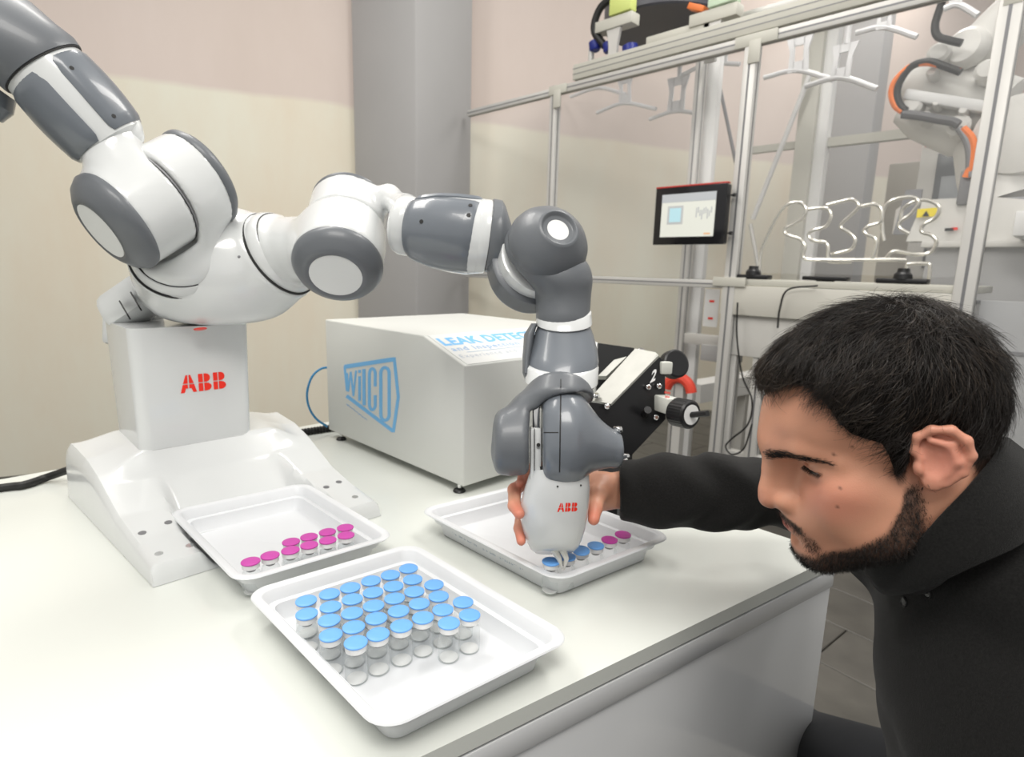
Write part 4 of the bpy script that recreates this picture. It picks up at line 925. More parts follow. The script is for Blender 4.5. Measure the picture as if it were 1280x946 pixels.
# --- industrial robot
ir = thing('industrial_robot', (3.9, .55, ZP), 'large off-white industrial robot with orange and black hoses at the right edge', 'robot')
IM = mat('industrial_white', (.66, .65, .62), .38, var=.04, vscale=9)
XR = 3.75
def pr(x, y, X=XR): return yat(1080+x/3.64, 60+y/3.64, X)
obj('base_body', loft_px([((1128, 292), (1262, 292), 3.05), ((1132, 262), (1258, 262), 3.05), ((1146, 250), (1240, 250), 3.05)], ratio=.6, ex=4), IM, ir, sharp=50)
bl = obj('base_flank', MB().prism([(0, 0), (.62, 0), (.55, .16), (.30, .20), (.05, .20)], pr(190, 880, 3.56), (0, -1, 0), (0, 0, 1), -.12), IM, ir, smooth=False)
obj('warning_label', MB().prism([(0, 0), (.085, .004), (.085, .045), (0, .041)], pr(238, 772, 3.545), (0, -1, 0), (0, 0, 1), .003), mat('label_yellow', (.85, .68, .02), .5), bl, smooth=False)
obj('warning_sign', MB().prism([(0, 0), (.03, 0), (.015, .026)], pr(264, 766, 3.540), (0, -1, 0), (0, 0, 1), .003), M['black'], bl, smooth=False)
obj('red_mark', MB().box(pr(412, 822, 3.545), (.01, .025, .012)), M['red'], bl); obj('black_mark', MB().box(pr(388, 826, 3.545), (.01, .035, .014)), M['black'], bl)
obj('dark_panel', MB().prism([(0, 0), (.10, 0), (.10, .22), (.03, .22)], pr(135, 850, 3.62), (0, -1, 0), (0, 0, 1), .02), M['alud'], ir, smooth=False)
obj('column', MB().tube([pr(640, 690), pr(600, 540), pr(560, 400)], [.17, .16, .14], 24), IM, ir)
obj('turret', MB().lathe(pr(720, 420)-A([.1, 0, 0]), (1, 0, 0), [(-.1, .10), (-.08, .17), (.05, .19), (.25, .19)], 32), IM, ir)
ua_ = obj('upper_link', MB().tube([pr(760, -230), pr(640, -100), pr(540, 10), pr(440, 60)], [.10, .115, .125, .10], 24), IM, ir)
obj('link_cap', MB().lathe(pr(480, 30)-A([.13, 0, 0]), (-1, .2, .1), [(-.03, .095), (.0, .09), (.025, .07), (.03, .02)], 28), IM, ir)
fo = obj('fore_arm', MB().tube([pr(640, 270), pr(420, 190), pr(230, 170), pr(165, 180)], [.13, .125, .10, .055], 24), IM, ir)
obj('side_rail', MB().bar(pr(190, 215, 3.60), pr(590, 280, 3.60), .05, .085, hint=(1, 0, 0), bev=.01), M['white'], fo)
obj('lower_link', MB().tube([pr(600, 330), pr(420, 370), pr(250, 330), pr(160, 300)], [.13, .13, .09, .045], 24), IM, ir)
for x, y, r_ in ((330, 250, .02), (452, 285, .022), (275, 315, .03), (310, 110, .025), (560, 100, .05), (340, 20, .05), (215, 260, .05), (430, 350, .05)):
    obj('joint_block', MB().lathe(pr(x, y, 3.57), (-1, 0, .2), [(-.06, r_), (.0, r_), (.012, r_*.7)], 18), M['offw'] if r_ > .03 else M['alu'], fo)
obj('wrist_block', MB().box(pr(480, 640, 3.6), (.12, .07, .16), None, .01), M['alud'], ir)
obj('tool_rail', MB().box(pr(620, 700, 3.62), (.08, .42, .03), None, .004), M['alud'], ir)
def hose(pts_, r_, m_, nm): return obj(nm, MB().tube(spline([pr(x, y, 3.53) for x, y in pts_], 8), r_, 10), m_, ir)
orange = mat('hose_orange', (.85, .20, .03), .4)
hose([(435, 105), (380, 90), (300, 68), (220, 80), (150, 140), (125, 200), (140, 260), (175, 290)], .015, orange, 'orange_hose')
hose([(440, 110), (370, 85), (290, 62), (215, 85), (165, 150), (150, 210), (165, 260), (190, 285)], .017, M['cable'], 'black_hose')
hose([(175, 300), (260, 310), (340, 325), (400, 335), (430, 350)], .021, mat('hose_dark', (.10, .10, .105), .5), 'black_hose')
hose([(450, 365), (490, 410), (500, 470), (485, 540), (465, 590)], .017, orange, 'orange_hose'); hose([(430, 365), (465, 420), (480, 480), (480, 560), (485, 590)], .016, M['alud'], 'grey_hose')
o = obj('black_hose', MB().tube(spline([yat(x, y, 3.5) for x, y in ((1186, -40), (1178, 0), (1169, 30), (1172, 45), (1185, 50), (1202, 54))], 8), .017, 10), M['cable'], ir)
o = obj('machine_deck', MB().box((3.45, -.05, ZP+.052), (.45, .75, .10), None, .006), M['white']); tag(o, 'white machine deck behind the right frame post', 'machine part')
# red round switch beside the frame and low pale channel on the floor
c = P(848, 492, 3.3); e = thing('red_hose_reel', (c[0], c[1], c[2]-.06), 'red coil of hose beside the aluminium legs, behind the knobs', 'hose'); obj('coil', MB().tube([c+A([.0, -.16*math.cos(a)*.5+.0, .09*math.sin(a)]) for a in np.linspace(.2, 2.9, 14)], .03, 10), mat('coil_red', (.75, .07, .04), .5), e); obj('stand', MB().bar(A([c[0]+.03, c[1], .0]), c+A([.03, 0, .09]), .05, .05), M['alu'], e); obj('bracket', MB().box(c+A([.02, 0, .09]), (.06, .05, .03), None, .004), M['alu'], e)
c = P(900, 478, 4.6); e = thing('floor_channel', (c[0], c[1], 0), 'long white cable duct behind the cell legs', 'duct'); obj('duct_body', MB().bar(P(866, 490, 4.4), P(1000, 466, 4.9), .16, .14), M['white'], e); obj('duct_leg', MB().bar(P(930, 480, 4.6)*A([1, 1, 0]), P(930, 480, 4.6), .08, .08), M['offw'], e)
# ================================================================== THE MAN
HMc = A([[-.9465, -.1701, -.2763], [-.2439, -.1882, .9514], [.2139, -.9679, -.1366]])
HOc = A([.36331, -.06624, .57561]); CW = np.stack([RR, UU, FW], 1)
HM = CW@HMc; HO = CAM+CW@HOc                       # head axes (columns: forward, left, up) and midpoint between the ears
def HW(p): return HO+np.asarray(p, float)@HM.T
man = thing('person', (.80, .02, 0), 'dark-haired bearded man in a charcoal shirt leaning over the bench, hand on the gripper', 'person')
skinm = mat('skin', (.6, .3, .2), .40, sss=.12, bump=.12, bscale=900, vcol='tint', spec=.4)

def hairline(x): return np.interp(x, [-.11, -.06, -.047, -.041, -.03, -.013, .002, .0075, .009, .016, .0175, .023, .045, .054, .058, .08, .105], [-.058, -.046, -.016, .012, .030, .036, .026, -.006, -.012, -.016, .006, .029, .043, .058, .086, .092, .080])
def head_f(p):
    q = p.copy(); ay = np.abs(q[:, 1]); s = np.stack([q[:, 0], ay, q[:, 2]], 1)      # symmetric half
    d = s_ell(q, (-.004, 0, .047), (.093, .074, .086))
    d = smin(d, s_ell(q, (.046, 0, .044), (.058, .053, .050)), .02); d = smin(d, s_ell(q, (.092, 0, .030), (.0165, .020, .018)), .016)                 # forehead
    d = smin(d, s_ell(q, (.034, 0, -.026), (.054, .053, .062)), .022)               # mid face
    d = smin(d, s_ell(q, (.046, 0, -.060), (.045, .047, .044)), .03)                # jaw volume
    d = smin(d, s_cap(s, (.008, .051, -.040), (.022, .046, -.066), .013, .012), .03)
    d = smin(d, s_cap(s, (.022, .046, -.066), (.076, .016, -.094), .012, .014), .025)    # mandible
    d = smin(d, s_ell(q, (.084, 0, -.090), (.017, .020, .017)), .018)               # chin
    d = smin(d, s_ell(s, (.050, .047, -.014), (.022, .016, .015)), .02)            # cheek bone
    d = smin(d, s_ell(s, (.062, .029, -.034), (.022, .020, .024)), .016)             # cheek
    d = smin(d, s_cap(s, (.096, .008, .025), (.079, .032, .025), .0095, .0085), .014); d = smin(d, s_cap(s, (.079, .032, .025), (.055, .050, .015), .0085, .0065), .012)   # brow ridge
    d = smax(d, -s_ell(s, (.0945, .0335, .0045), (.0185, .0185, .0115)), .012)         # eye socket
    lid = s_ell(s, (.0645, .0330, .0045), (.0152, .0165, .0130)); d = smin(d, lid, .006)
    d = smax(d, -s_cap(s, (.0800, .0205, .0050), (.0790, .0345, .0042), .0020, .0029), .0012); d = smax(d, -s_cap(s, (.0790, .0345, .0042), (.0715, .0480, .0030), .0029, .0016), .0012)     # lid gap
    d = smax(d, -s_cap(s, (.0830, .0215, .0125), (.0665, .0460, .0110), .0016, .0014), .005)     # lid fold
    d = smin(d, s_chain(q, [(.097, 0, .018), (.104, 0, .002), (.1115, 0, -.018)], [.0085, .0085, .0095], .006), .014)   # nose bridge
    d = smin(d, s_cap(q, (.086, 0, .014), (.093, 0, -.024), .0105, .0155), .010)
    d = smin(d, s_ell(s, (.034, .043, -.036), (.032, .013, .030)), .03)
    d = smin(d, s_ell(q, (.1118, 0, -.0295), (.0122, .0120, .0112)), .008)          # nose tip
    d = smin(d, s_ell(s, (.0985, .0135, -.0315), (.0125, .0080, .0090)), .006)      # wings
    d = smax(d, -s_ell(s, (.1055, .0072, -.0395), (.0065, .0038, .0050)), .003)     # nostril
    d = smax(d, -s_cap(s, (.0865, .0215, -.0260), (.0870, .0210, -.0370), .0018, .0012), .006)   # wing crease
    d = smin(d, s_ell(q, (.078, 0, -.055), (.025, .031, .024)), .02)                # muzzle
    d = smin(d, s_chain(s, [(.0985, 0, -.0515), (.0960, .011, -.0525), (.0868, .0225, -.0590)], [.0070, .0064, .0030], .004), .008)  # upper lip
    d = smin(d, s_chain(s, [(.0965, 0, -.0635), (.0940, .010, -.0635), (.0862, .0215, -.0605)], [.0072, .0066, .0030], .004), .008)  # lower lip
    d = smax(d, -s_chain(s, [(.1065, 0, -.0570), (.1020, .011, -.0575), (.0905, .0240, -.0605)], [.0014, .0014, .0010], .002), .0035)  # mouth line
    d = smax(d, -s_ell(q, (.1035, 0, -.0735), (.007, .016, .0050)), .010)           # below the lip
    d = smax(d, -s_cap(q, (.110, 0, -.0435), (.1095, 0, -.0475), .0022, .0022), .006)   # philtrum
    nk = s_cap(q*A([1, 1.05, 1], np.float32), (-.026, 0, -.030), (-.082, 0, -.155), .053, .054)      # neck
    d = smin(d, nk, .035)
    d = smin(d, s_cap(s, (-.022, .052, -.02), (-.035, .030, -.13), .013, .012), .03)
    # ears
    er = s_ell(s, (-.014, .0785, .012), (.0180, .0042, .0245), np.stack([nrm([.92, -.22, .30]), nrm([.25, .95, .12]), nrm([-.30, -.05, .95])], 1))
    hx = s_chain(s, [(.0005, .0790, .013), (.0040, .0775, .022), (.0005, .0790, .0335), (-.0105, .0815, .0382), (-.0235, .0845, .0355), (-.0322, .0870, .0250), (-.0335, .0870, .0115), (-.0270, .0840, -.0030), (-.0155, .0800, -.0110)], [.0026, .0032, .0034, .0036, .0040, .0040, .0038, .0034, .0036], .003)
    er = smin(er, hx, .0035)
    er = smin(er, s_chain(s, [(-.0085, .0815, .0290), (-.0215, .0845, .0220), (-.0225, .0850, .0075), (-.0150, .0820, -.0020)], [.0028, .0032, .0034, .0032], .003), .004)
    er = smin(er, s_ell(s, (-.0060, .0785, -.0090), (.0078, .0042, .0085)), .006)
    er = smin(er, s_ell(s, (.0035, .0785, .0055), (.0040, .0045, .0062)), .004)
    er = smax(er, -s_ell(s, (-.0075, .0885, .0095), (.0085, .0090, .0125)), .005)
    er = smax(er, -s_cap(s, (-.0150, .0895, .0305), (-.0270, .0915, .0150), .0030, .0028), .004)
    return smin(d, er, .005)
hd = surface_net(head_f, (-.17, -.105, -.20), (.135, .105, .150), .0017)
hl = hd.v.copy()                                   # head-local vertices

# right hand closing on the gripper, wrist and fore-arm
HP = dict(wr=P(782, 612, .958), w2=P(752, 614, .955), pm=P(722, 612, .962), pk=P(695, 606, .965))
fings = [([P(694, 588, .960), P(668, 583, .945), P(655, 588, .915), P(652, 602, .893)], [.0095, .0090, .0085, .0075]),
         ([P(690, 603, .962), P(660, 600, .940), P(643, 612, .900), P(643, 632, .868), P(649, 642, .850)], [.0105, .0102, .0100, .0094, .0080]),
         ([P(690, 622, .962), P(664, 628, .942), P(651, 641, .915), P(649, 660, .893), P(651.5, 676, .878)], [.0095, .0090, .0085, .0082, .0070]),
         ([P(700, 636, .962), P(678, 650, .950), P(664, 662, .930), P(664, 676, .915)], [.0085, .0080, .0074, .0065])]
thumb = ([P(752, 608, .945), P(746, 618, .918), P(744, 634, .895), P(742, 649, .880)], [.0185, .0150, .0108, .0088])
def hand_f(p):
    R_ = np.stack([RR, UU, FW], 1)
    d = s_ell(p, P(712, 610, .968), (.040, .040, .0165), R_)
    d = smin(d, s_chain(p, [P(715, 612, .965), HP['w2'], HP['wr'], P(830, 612, .945)], [.026, .0290, .0285, .034], .01), .02)
    for pts_, rs in fings: d = smin(d, s_chain(p, pts_, rs, .004), .006)
    d = smin(d, s_chain(p, *thumb, .006), .014)
    return d
hn = surface_net(hand_f, P(735, 625, .92)-A([.15, .15, .09]), P(735, 625, .92)+A([.19, .17, .10]), .0021)

# body frame: f = facing direction on the floor plane, l = his left
bf = nrm([HM[0, 0], HM[1, 0], 0]); bl_ = A([-bf[1], bf[0], 0])
def B(fx, ly, z): return A([HO[0], HO[1], 0])+bf*fx+bl_*ly+A([0, 0, z])
ELB = P(1012, 620, .945); SHR = B(-.09, -.165, 1.075)
arm_pts = [SHR, ELB, P(905, 613, .935), P(835, 613, .945), P(778, 612, .957)]
def torso_parts(p, o):
    """o = how far the cloth lies outside the body"""
    Rb = np.stack([bf, bl_, A([0, 0, 1])], 1)
    d = s_ell(p, B(-.175, 0, .93), (.105+o, .165+o, .19), Rb)
    d = smin(d, s_ell(p, B(-.235, 0, .70), (.115+o, .155+o, .20), Rb), .08)
    d = smin(d, s_cap(p, B(-.125, 0, 1.070), B(-.16, .17, 1.035), .050+o, .055+o), .05)
    d = smin(d, s_cap(p, B(-.125, 0, 1.070), SHR, .050+o, .050+o), .05)
    d = smin(d, s_cap(p, B(-.16, .175, 1.03), B(-.18, .235, .76), .054+o, .046+o), .04)
    d = smin(d, s_cap(p, B(-.18, .235, .76), B(.00, .20, .60), .046+o, .034+o), .02)
    d = smin(d, s_chain(p, arm_pts, [.048+o, .039+o, .0415+o, .040+o, .0375+o], .03), .04)
    return d
KR = A([1.235, .330, .41]); KL = B(.08, .13, .50); HR, HLf = B(-.21, -.10, .72), B(-.23, .09, .62)
FRt, FLt = A([1.30, .40, .06]), B(.02, .14, .06)
def legs(p, o):
    d = s_chain(p, [HR, KR, FRt], [.085+o, .062+o, .040+o], .03); d = smin(d, s_chain(p, [HLf, KL, FLt], [.085+o, .062+o, .040+o], .03), .03)
    return smin(d, s_ell(p, B(-.23, 0, .62), (.12+o, .155+o, .11)), .05)
lo_b, hi_b = A([.36, -.36, .02]), A([1.40, .62, 1.16])
bd_ = surface_net(lambda p: smin(torso_parts(p, -.012), legs(p, -.012), .03), lo_b, hi_b, .012)
allv = np.concatenate([HW(hl), hn.v, bd_.v]); n1, n2_ = len(hl), len(hn.v)
mb = MB(); mb.v = allv; mb.f = list(hd.f)+[tuple(i+n1 for i in f) for f in hn.f]+[tuple(i+n1+n2_ for i in f) for f in bd_.f]
body = obj('body', mb, skinm, man, sharp=180)
# skin tone: lips, beard shadow, warmer cheeks and ears, paler palm
def bump_(p, c, r): return np.clip(1-np.linalg.norm((p-A(c))/A(r), axis=1), 0, 1)
sy = np.stack([hl[:, 0], np.abs(hl[:, 1]), hl[:, 2]], 1)
def beard_mask(s):
    x, y, z = s[:, 0], s[:, 1], s[:, 2]
    top = np.interp(x, [.0, .012, .020, .035, .060, .075, .082, .090, .12], [-.008, -.012, -.030, -.050, -.066, -.073, -.077, -.083, -.083]); jaw = sm(0, .010, top-z)*sm(-.128, -.100, z)*sm(-.004, .008, x)
    jaw = jaw*(1-.8*sm(.0, .02, -.098-z)*sm(0, .02, .045-x))
    zc = -.0462-.0125*np.clip(y/.026, 0, 1)**1.6; must = np.clip(1.7*(1-((z-zc)/.0062)**2), 0, 1)*sm(.031, .025, y)*sm(.076, .082, x)*(1-.5*sm(.0035, .0, y))
    corner = np.clip(1.8*(1-np.linalg.norm((s-A([.080, .0265, -.070]))/A([.018, .0095, .020]), axis=1)), 0, 1)
    m = np.maximum(np.maximum(jaw, must), corner*.8)
    lips = np.clip(1-np.sqrt(((z+.0590)/.0078)**2+(y/.0235)**2), 0, 1)*sm(.082, .088, x); return m*(1-np.clip(lips*6, 0, 1))
bm_ = beard_mask(sy); lipm = np.clip(2.2*np.clip(1-np.sqrt(((sy[:, 2]+.0580)/.0098)**2+(sy[:, 1]/.0235)**2), 0, 1), 0, 1)*sm(.083, .089, sy[:, 0])
col = np.tile(A([.64, .315, .205]), (n1, 1))
def blend(c, m, k): return c*(1-(m*k)[:, None])+A(c2)*(m*k)[:, None]
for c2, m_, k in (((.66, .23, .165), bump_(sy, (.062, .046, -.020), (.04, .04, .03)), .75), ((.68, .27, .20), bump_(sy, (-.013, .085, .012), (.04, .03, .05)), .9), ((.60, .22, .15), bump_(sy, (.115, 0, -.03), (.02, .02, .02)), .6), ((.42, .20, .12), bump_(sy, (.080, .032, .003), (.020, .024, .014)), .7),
                  ((.050, .034, .027), bm_, .88), ((.44, .13, .10), lipm, .9), ((.045, .030, .024), np.clip((hl[:, 2]-hairline(hl[:, 0]))/.012, 0, 1)*(np.abs(hl[:, 1]) < .0775), .95)):
    col = blend(col, m_, k)
for mx_, mz_ in ((.060, .024), (.0455, .030), (.062, -.006), (.0675, -.0235)):
    k_ = np.clip(1.5-np.hypot(hl[:, 0]-mx_, hl[:, 2]-mz_)/.0013, 0, 1)*(hl[:, 1] > 0); col = col*(1-k_[:, None]*.75)+A([.09, .04, .03])*k_[:, None]*.75
colh = np.tile(A([.66, .33, .22]), (n2_, 1)); tips = [f_[0][-1] for f_ in fings]+[thumb[0][-1]]
for t_ in tips: k_ = np.clip(1.4-np.linalg.norm(hn.v-t_, axis=1)/.022, 0, 1)*.75; colh = colh*(1-k_[:, None])+A([.68, .22, .15])*k_[:, None]
colb = np.tile(A([.56, .27, .17]), (len(bd_.v), 1)); ca = np.concatenate([col, colh, colb]); ca = np.concatenate([ca, np.ones((len(ca), 1))], 1)
at_ = body.data.attributes.new('tint', 'FLOAT_COLOR', 'POINT'); at_.data.foreach_set('color', ca.astype(np.float32).ravel())
# eyes
eyem = mat('eye_white', (.55, .50, .47), .15); iris = mat('eye_dark', (.02, .012, .008), .1)
for s_ in (1, -1):
    c = A([.0652, .0330*s_, .0042]); gz = nrm([.90, .06*s_, -.30]); e_ = obj('eye', MB().lathe(HW(c), HM@gz, [(-.0125, .0005), (-.010, .0075), (-.005, .0115), (0, .0125), (.005, .0115), (.009, .0088), (.0112, .0056)], 24), eyem, man, sharp=180)
    obj('iris', MB().lathe(HW(c), HM@gz, [(.0108, .0060), (.0122, .0040), (.0127, .0010)], 20), iris, e_)

# hair ------------------------------------------------------------------
def wav(p, k): return np.sin(p[:, 0]*k+1.7*np.sin(p[:, 2]*k*.7+p[:, 1]*k*.5))*np.sin(p[:, 1]*k*1.1+1.3*np.sin(p[:, 0]*k*.8))*.5+.5*np.sin(p[:, 2]*k*.9+p[:, 0]*k*.6+2*np.sin(p[:, 1]*k*.6))
def hair_f(p):
    up = p[:, 2]-hairline(p[:, 0]).astype(np.float32)
    d = s_ell(p, (-.004, 0, .047), (.093, .074, .086)); d = smin(d, s_ell(p, (.052, 0, .050), (.052, .058, .050)), .03)
    top = sm(.03, .10, p[:, 2]); th = .0018+.0060*sm(.0, .03, up)+.0030*top*sm(.01, .05, up)+.0020*wav(p, 150.)*sm(.0, .03, up)
    d = d-th
    d = smin(d, s_cap(p, (.077, -.030, .094), (.077, .026, .093), .0100, .0095)-.002*wav(p, 170.), .02)
    return smax(d, -up, .004)
hr = surface_net(hair_f, (-.13, -.10, -.075), (.13, .10, .165), .0028)
hairm = mat('hair_dark', (.0130, .0095, .0075), .36, spec=.5); hairb = mat('hair_base', (.006, .005, .0045), .9, spec=.1)
ho = obj('hair', MB().add(HW(hr.v), hr.f), hairb, man, sharp=180, label='short dark brown hair')
def vnormals(fn, p, e=.0008):
    g_ = np.stack([fn((p+A(dv, np.float32)*e).astype(np.float32))-fn((p-A(dv, np.float32)*e).astype(np.float32)) for dv in np.eye(3)], 1); return g_/(np.linalg.norm(g_, axis=1, keepdims=True)+1e-9)
def strands(name, roots, dirs, normals, length, width, seg, parent, m, curl=.0, sag=0., label=None, nside=3):
    """thin tapered hairs, one mesh"""
    n = len(roots); L = length[:, None]; d = dirs/np.linalg.norm(dirs, axis=1, keepdims=True); side = np.cross(d, normals); side /= np.linalg.norm(side, axis=1, keepdims=True)+1e-9; nn_ = np.cross(side, d)
    ph = rng.uniform(0, 6.28, n)[:, None]; V = np.zeros((n, seg+1, nside, 3)); p = roots.copy()
    for k in range(seg+1):
        t = k/seg; c = roots+d*L*t+nn_*L*(sag*t*t)+side*(L*curl*np.sin(ph+t*4.))*t; w_ = width*(1-.75*t)
        for j in range(nside):
            a = 2*math.pi*j/nside; V[:, k, j] = c+w_*(side*math.cos(a)+nn_*math.sin(a))
    V = V.reshape(-1, 3); b0 = (np.arange(n)*(seg+1)*nside)[:, None]; F = []
    for k in range(seg):
        for j in range(nside):
            j2 = (j+1) % nside; F.append(np.concatenate([b0+k*nside+j, b0+k*nside+j2, b0+(k+1)*nside+j2, b0+(k+1)*nside+j], 1))
    mb = MB(); mb.v = HW(V); mb.f = [tuple(q) for q in np.concatenate(F).tolist()]; o = obj(name, mb, m, parent, sharp=180, label=label); o['kind'] = 'stuff'; return o
hv = hr.v[(hr.v[:, 2]-hairline(hr.v[:, 0]) > .001)]
NH = 20000; wq = 1+2.5*((hv[:, 0] > .05) & (hv[:, 2] > .07)); ix = rng.choice(len(hv), NH, p=wq/wq.sum()); rt = hv[ix]+rng.normal(0, .0012, (NH, 3)); nr_ = vnormals(hair_f, rt.astype(np.float32))
crown = A([-.060, 0, .125]); fl = rt-crown; fl[:, 2] -= .02; fl[:, 0] += .02*(rt[:, 0] > 0); fl += rng.normal(0, .028, fl.shape)
wv = np.stack([wav(rt, 60.), wav(rt[:, [1, 2, 0]], 60.), wav(rt[:, [2, 0, 1]], 60.)], 1)*.060; fl = fl+wv
tg = fl-nr_*(fl*nr_).sum(1, keepdims=True); tg /= np.linalg.norm(tg, axis=1, keepdims=True)+1e-9; lift = rng.uniform(.02, .38, (len(rt), 1))*(.4+.6*sm(.0, .04, (rt[:, 2]-hairline(rt[:, 0])))[:, None])
up_ = sm(0, .05, rt[:, 2]-hairline(rt[:, 0])); strands('hair_strands', rt-nr_*.001, tg+nr_*lift, nr_, (.010+.020*up_)*rng.uniform(.5, 1.3, len(rt)), .00024, 4, ho, hairm, curl=.14, sag=-.30)
k_ = np.flatnonzero((rt[:, 2] > .05) & (rng.random(len(rt)) < .16)); strands('hair_strands', (rt+nr_*.001)[k_], (tg+nr_*lift)[k_], nr_[k_], .022*rng.uniform(.6, 1.3, len(k_)), .00024, 4, ho, mat('hair_highlight', (.045, .032, .022), .32, spec=.6), curl=.14, sag=-.30)  # lighter strands over the top: hair highlights put into the strand colour
# beard, brows, lashes
wgt = bm_*(np.linalg.norm(hl, axis=1) < .2); wgt = wgt/wgt.sum(); ix = rng.choice(n1, 16000, p=wgt); rt = hl[ix]+rng.normal(0, .0007, (16000, 3)); nr_ = vnormals(head_f, rt.astype(np.float32))
dr = nr_*.45+A([.10, 0, -.75])+rng.normal(0, .32, nr_.shape); strands('beard', rt, dr, nr_, rng.uniform(.0018, .0050, len(rt)), .00019, 2, man, hairm, label='short dark full beard and moustache')
for s_ in (1, -1):
    ya = hl[:, 1]*s_; zb = np.interp(ya, [.008, .020, .034, .046, .055], [.0195, .0230, .0245, .0210, .0150]); hw = np.interp(ya, [.008, .014, .036, .055], [.0026, .0036, .0029, .0010])
    wb = np.clip(1.6-np.abs(hl[:, 2]-zb)/hw, 0, 1)*(ya > .0085)*(ya < .0555)*(hl[:, 0] > .045); rt = hl[rng.choice(n1, 1000, p=wb/wb.sum())]+rng.normal(0, .0006, (1000, 3))
    g_ = vnormals(head_f, rt.astype(np.float32)); dr = A([-.70, .60*s_, .04])+g_*.15+rng.normal(0, .14, g_.shape); strands('eyebrow', rt, dr, g_, rng.uniform(.004, .0070, 1000), .00019, 2, man, hairm)
    t_ = rng.random(160); rt = np.stack([np.interp(t_, [0, .3, .7, 1], [.0790, .0790, .0765, .0725]), s_*np.interp(t_, [0, .3, .7, 1], [.0225, .0310, .0430, .0490]), np.interp(t_, [0, .3, .7, 1], [.0060, .0072, .0062, .0038])], 1)
    g_ = vnormals(head_f, rt.astype(np.float32)); strands('eyelash', rt, A([.8, .15*s_, -.55])+rng.normal(0, .15, rt.shape), g_, rng.uniform(.0028, .0055, 160), .00020, 2, man, hairm)

# clothes -----------------------------------------------------------------
clothm = mat('shirt_charcoal', (.0105, .0103, .0100), .9, sheen=.10, bump=.4, bscale=1100, var=.35, vscale=500, spec=.2)
trous = mat('trousers_navy', (.006, .007, .011), .85, sheen=.05, bump=.3, bscale=900)
def folds(p):
    ad = nrm(ELB-P(778, 612, .957)).astype(np.float32); t = p@ad; r = .0040*np.sin(t*85+2.5*np.sin(p[:, 2]*40)+30*p[:, 1]*.6)*np.clip(np.sin(t*23+1.)*.6+.5, 0, 1)
    return r+.0016*np.sin(p[:, 2]*60+18*np.sin(p[:, 0]*6)+p[:, 1]*25)+.0045*np.abs(np.sin(p[:, 2]*24+(p[:, 0]-p[:, 1])*26+1.5*np.sin(p[:, 0]*19)))
cuff_o = P(774, 612, .957); cuff_n = nrm(P(835, 613, .945)-cuff_o).astype(np.float32)
neck_n = nrm(HM@A([.40, 0, .92])); neck_c = HW([-.045, 0, -.105])
def shirt_f(p):
    d = torso_parts(p, .010)-folds(p)*1.0
    d = smin(d, s_cap(p, HW([-.072, 0, -.140]), HW([-.125, 0, -.215]), .066, .085), .04)
    d = smin(d, s_chain(p, [HW([-.055, .040, -.128]), HW([-.10, .075, -.150]), B(-.17, .15, 1.06)], [.036, .048, .058], .02), .03)
    d = smin(d, s_ell(p, B(-.125, .01, .985), (.085, .125, .085), np.stack([bf, bl_, A([0, 0, 1])], 1)), .05)
    d = smin(d, s_cap(p, B(-.15, .0, 1.075), B(-.17, .17, 1.05), .055, .058), .03)
    d = smax(d, -((p-cuff_o.astype(np.float32))@cuff_n), .004)
    d = smax(d, -(s_cap(p, cuff_o-cuff_n*.03, cuff_o+cuff_n*.012, .0385, .036)), .003)      # open cuff
    d = smax(d, -(s_cap(p, HW([-.030, 0, -.06]), HW([-.060, 0, -.115]), .046, .036)), .006)   # neck opening
    return smax(d, .60-p[:, 2], .01)
sh = surface_net(shirt_f, (.36, -.36, .46), (1.24, .70, 1.20), .0052)
so = obj('shirt', sh, clothm, man, sharp=180, label='charcoal fleece shirt')
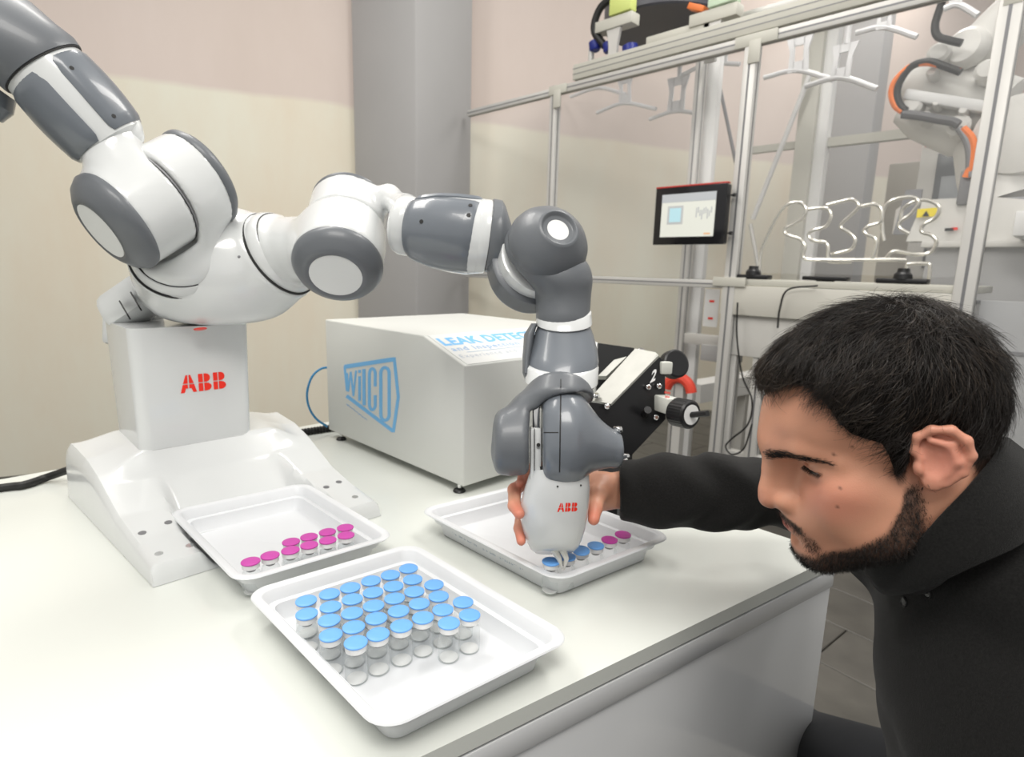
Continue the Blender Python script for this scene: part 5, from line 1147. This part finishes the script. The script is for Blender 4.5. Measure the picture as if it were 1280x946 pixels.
# folded collar: ring points given in head coordinates, mirrored for the far side
def hloc(px_, py_, y):
    d = A([(px_-640)/FPX, -(py_-473)/FPX, 1]); t, x, z = np.linalg.solve(np.stack([d, -HMc[:, 0], -HMc[:, 2]], 1), HOc+HMc[:, 1]*y); return A([x, y, z])
half = [hloc(1254, 552, 0), hloc(1244, 572, .036), hloc(1216, 606, .064), hloc(1178, 646, .070), hloc(1138, 688, .056), hloc(1104, 704, .022)]
far = [(1088, 690, .600), (1078, 668, .635), (1092, 640, .665), (1130, 612, .675), (1180, 585, .655), (1225, 560, .610)]
full = half+[(P(*q)-HO)@HM for q in far]
cl = spline(full+[full[0]], 5); cen = np.mean(cl, 0); nl = nrm([.40, 0, .92]); rings = []
cl = cl[:-1]
for p in cl:
    o_ = p-cen; o_ = o_-nl*(o_@nl); o_ = nrm(o_); h_ = .62+.75*float(sm(.03, -.05, A(p[0])))
    rings.append([HW(q) for q in (p-nl*.045-o_*.004, p-nl*.010-o_*.003, p+nl*.002-o_*.001, p+nl*.004+o_*.003, p+nl*.001+o_*.006, p-nl*.012*h_+o_*.010, p-nl*.028*h_+o_*.015, p-nl*.040*h_+o_*.018, p-nl*.042*h_+o_*.015, p-nl*.038*h_+o_*.008)])
rings.append(rings[0]); obj('collar', MB().loft(rings, (False, False)), clothm, so, sharp=180)
sb = BVHTree.FromPolygons([tuple(v) for v in sh.v], sh.f)
for px_, py_ in ((1131, 752), (1160, 741)):
    h_ = sb.ray_cast(Vector(CAM), Vector(ray(px_, py_)))
    if h_[0]:
        obj('button', MB().lathe(A(h_[0])-A(h_[1])*.001, A(h_[1]), [(0, .0052), (.0028, .0052), (.0034, .0044), (.0026, .0036), (.0026, .0006)], 18), mat('button', (.03, .03, .03), .25), so)
tr = obj('trousers', surface_net(lambda p: smax(smax(legs(p, .0), p[:, 2]-.80, .01), .075-p[:, 2], .004), lo_b, hi_b, .010), trous, man, sharp=180, label='dark navy trousers')
for c_, dr_ in ((FRt, nrm([-.2, .9, 0])), (FLt, bf)):
    a_ = A([c_[0], c_[1], .0]); x_ = A(dr_, float); y_ = A([-x_[1], x_[0], 0]); rg = []
    for t_, w_, h_ in ((-.075, .02, .05), (-.07, .032, .08), (-.02, .037, .095), (.05, .042, .075), (.12, .046, .055), (.17, .040, .045), (.195, .018, .028)):
        rg.append([a_+x_*t_+y_*w_*math.cos(2*math.pi*k/16)+A([0, 0, .013+max(0, h_*(.5+.5*math.sin(2*math.pi*k/16)))-.012]) for k in range(16)])
    obj('shoe', MB().loft(rg), M['black'], man, sharp=180)
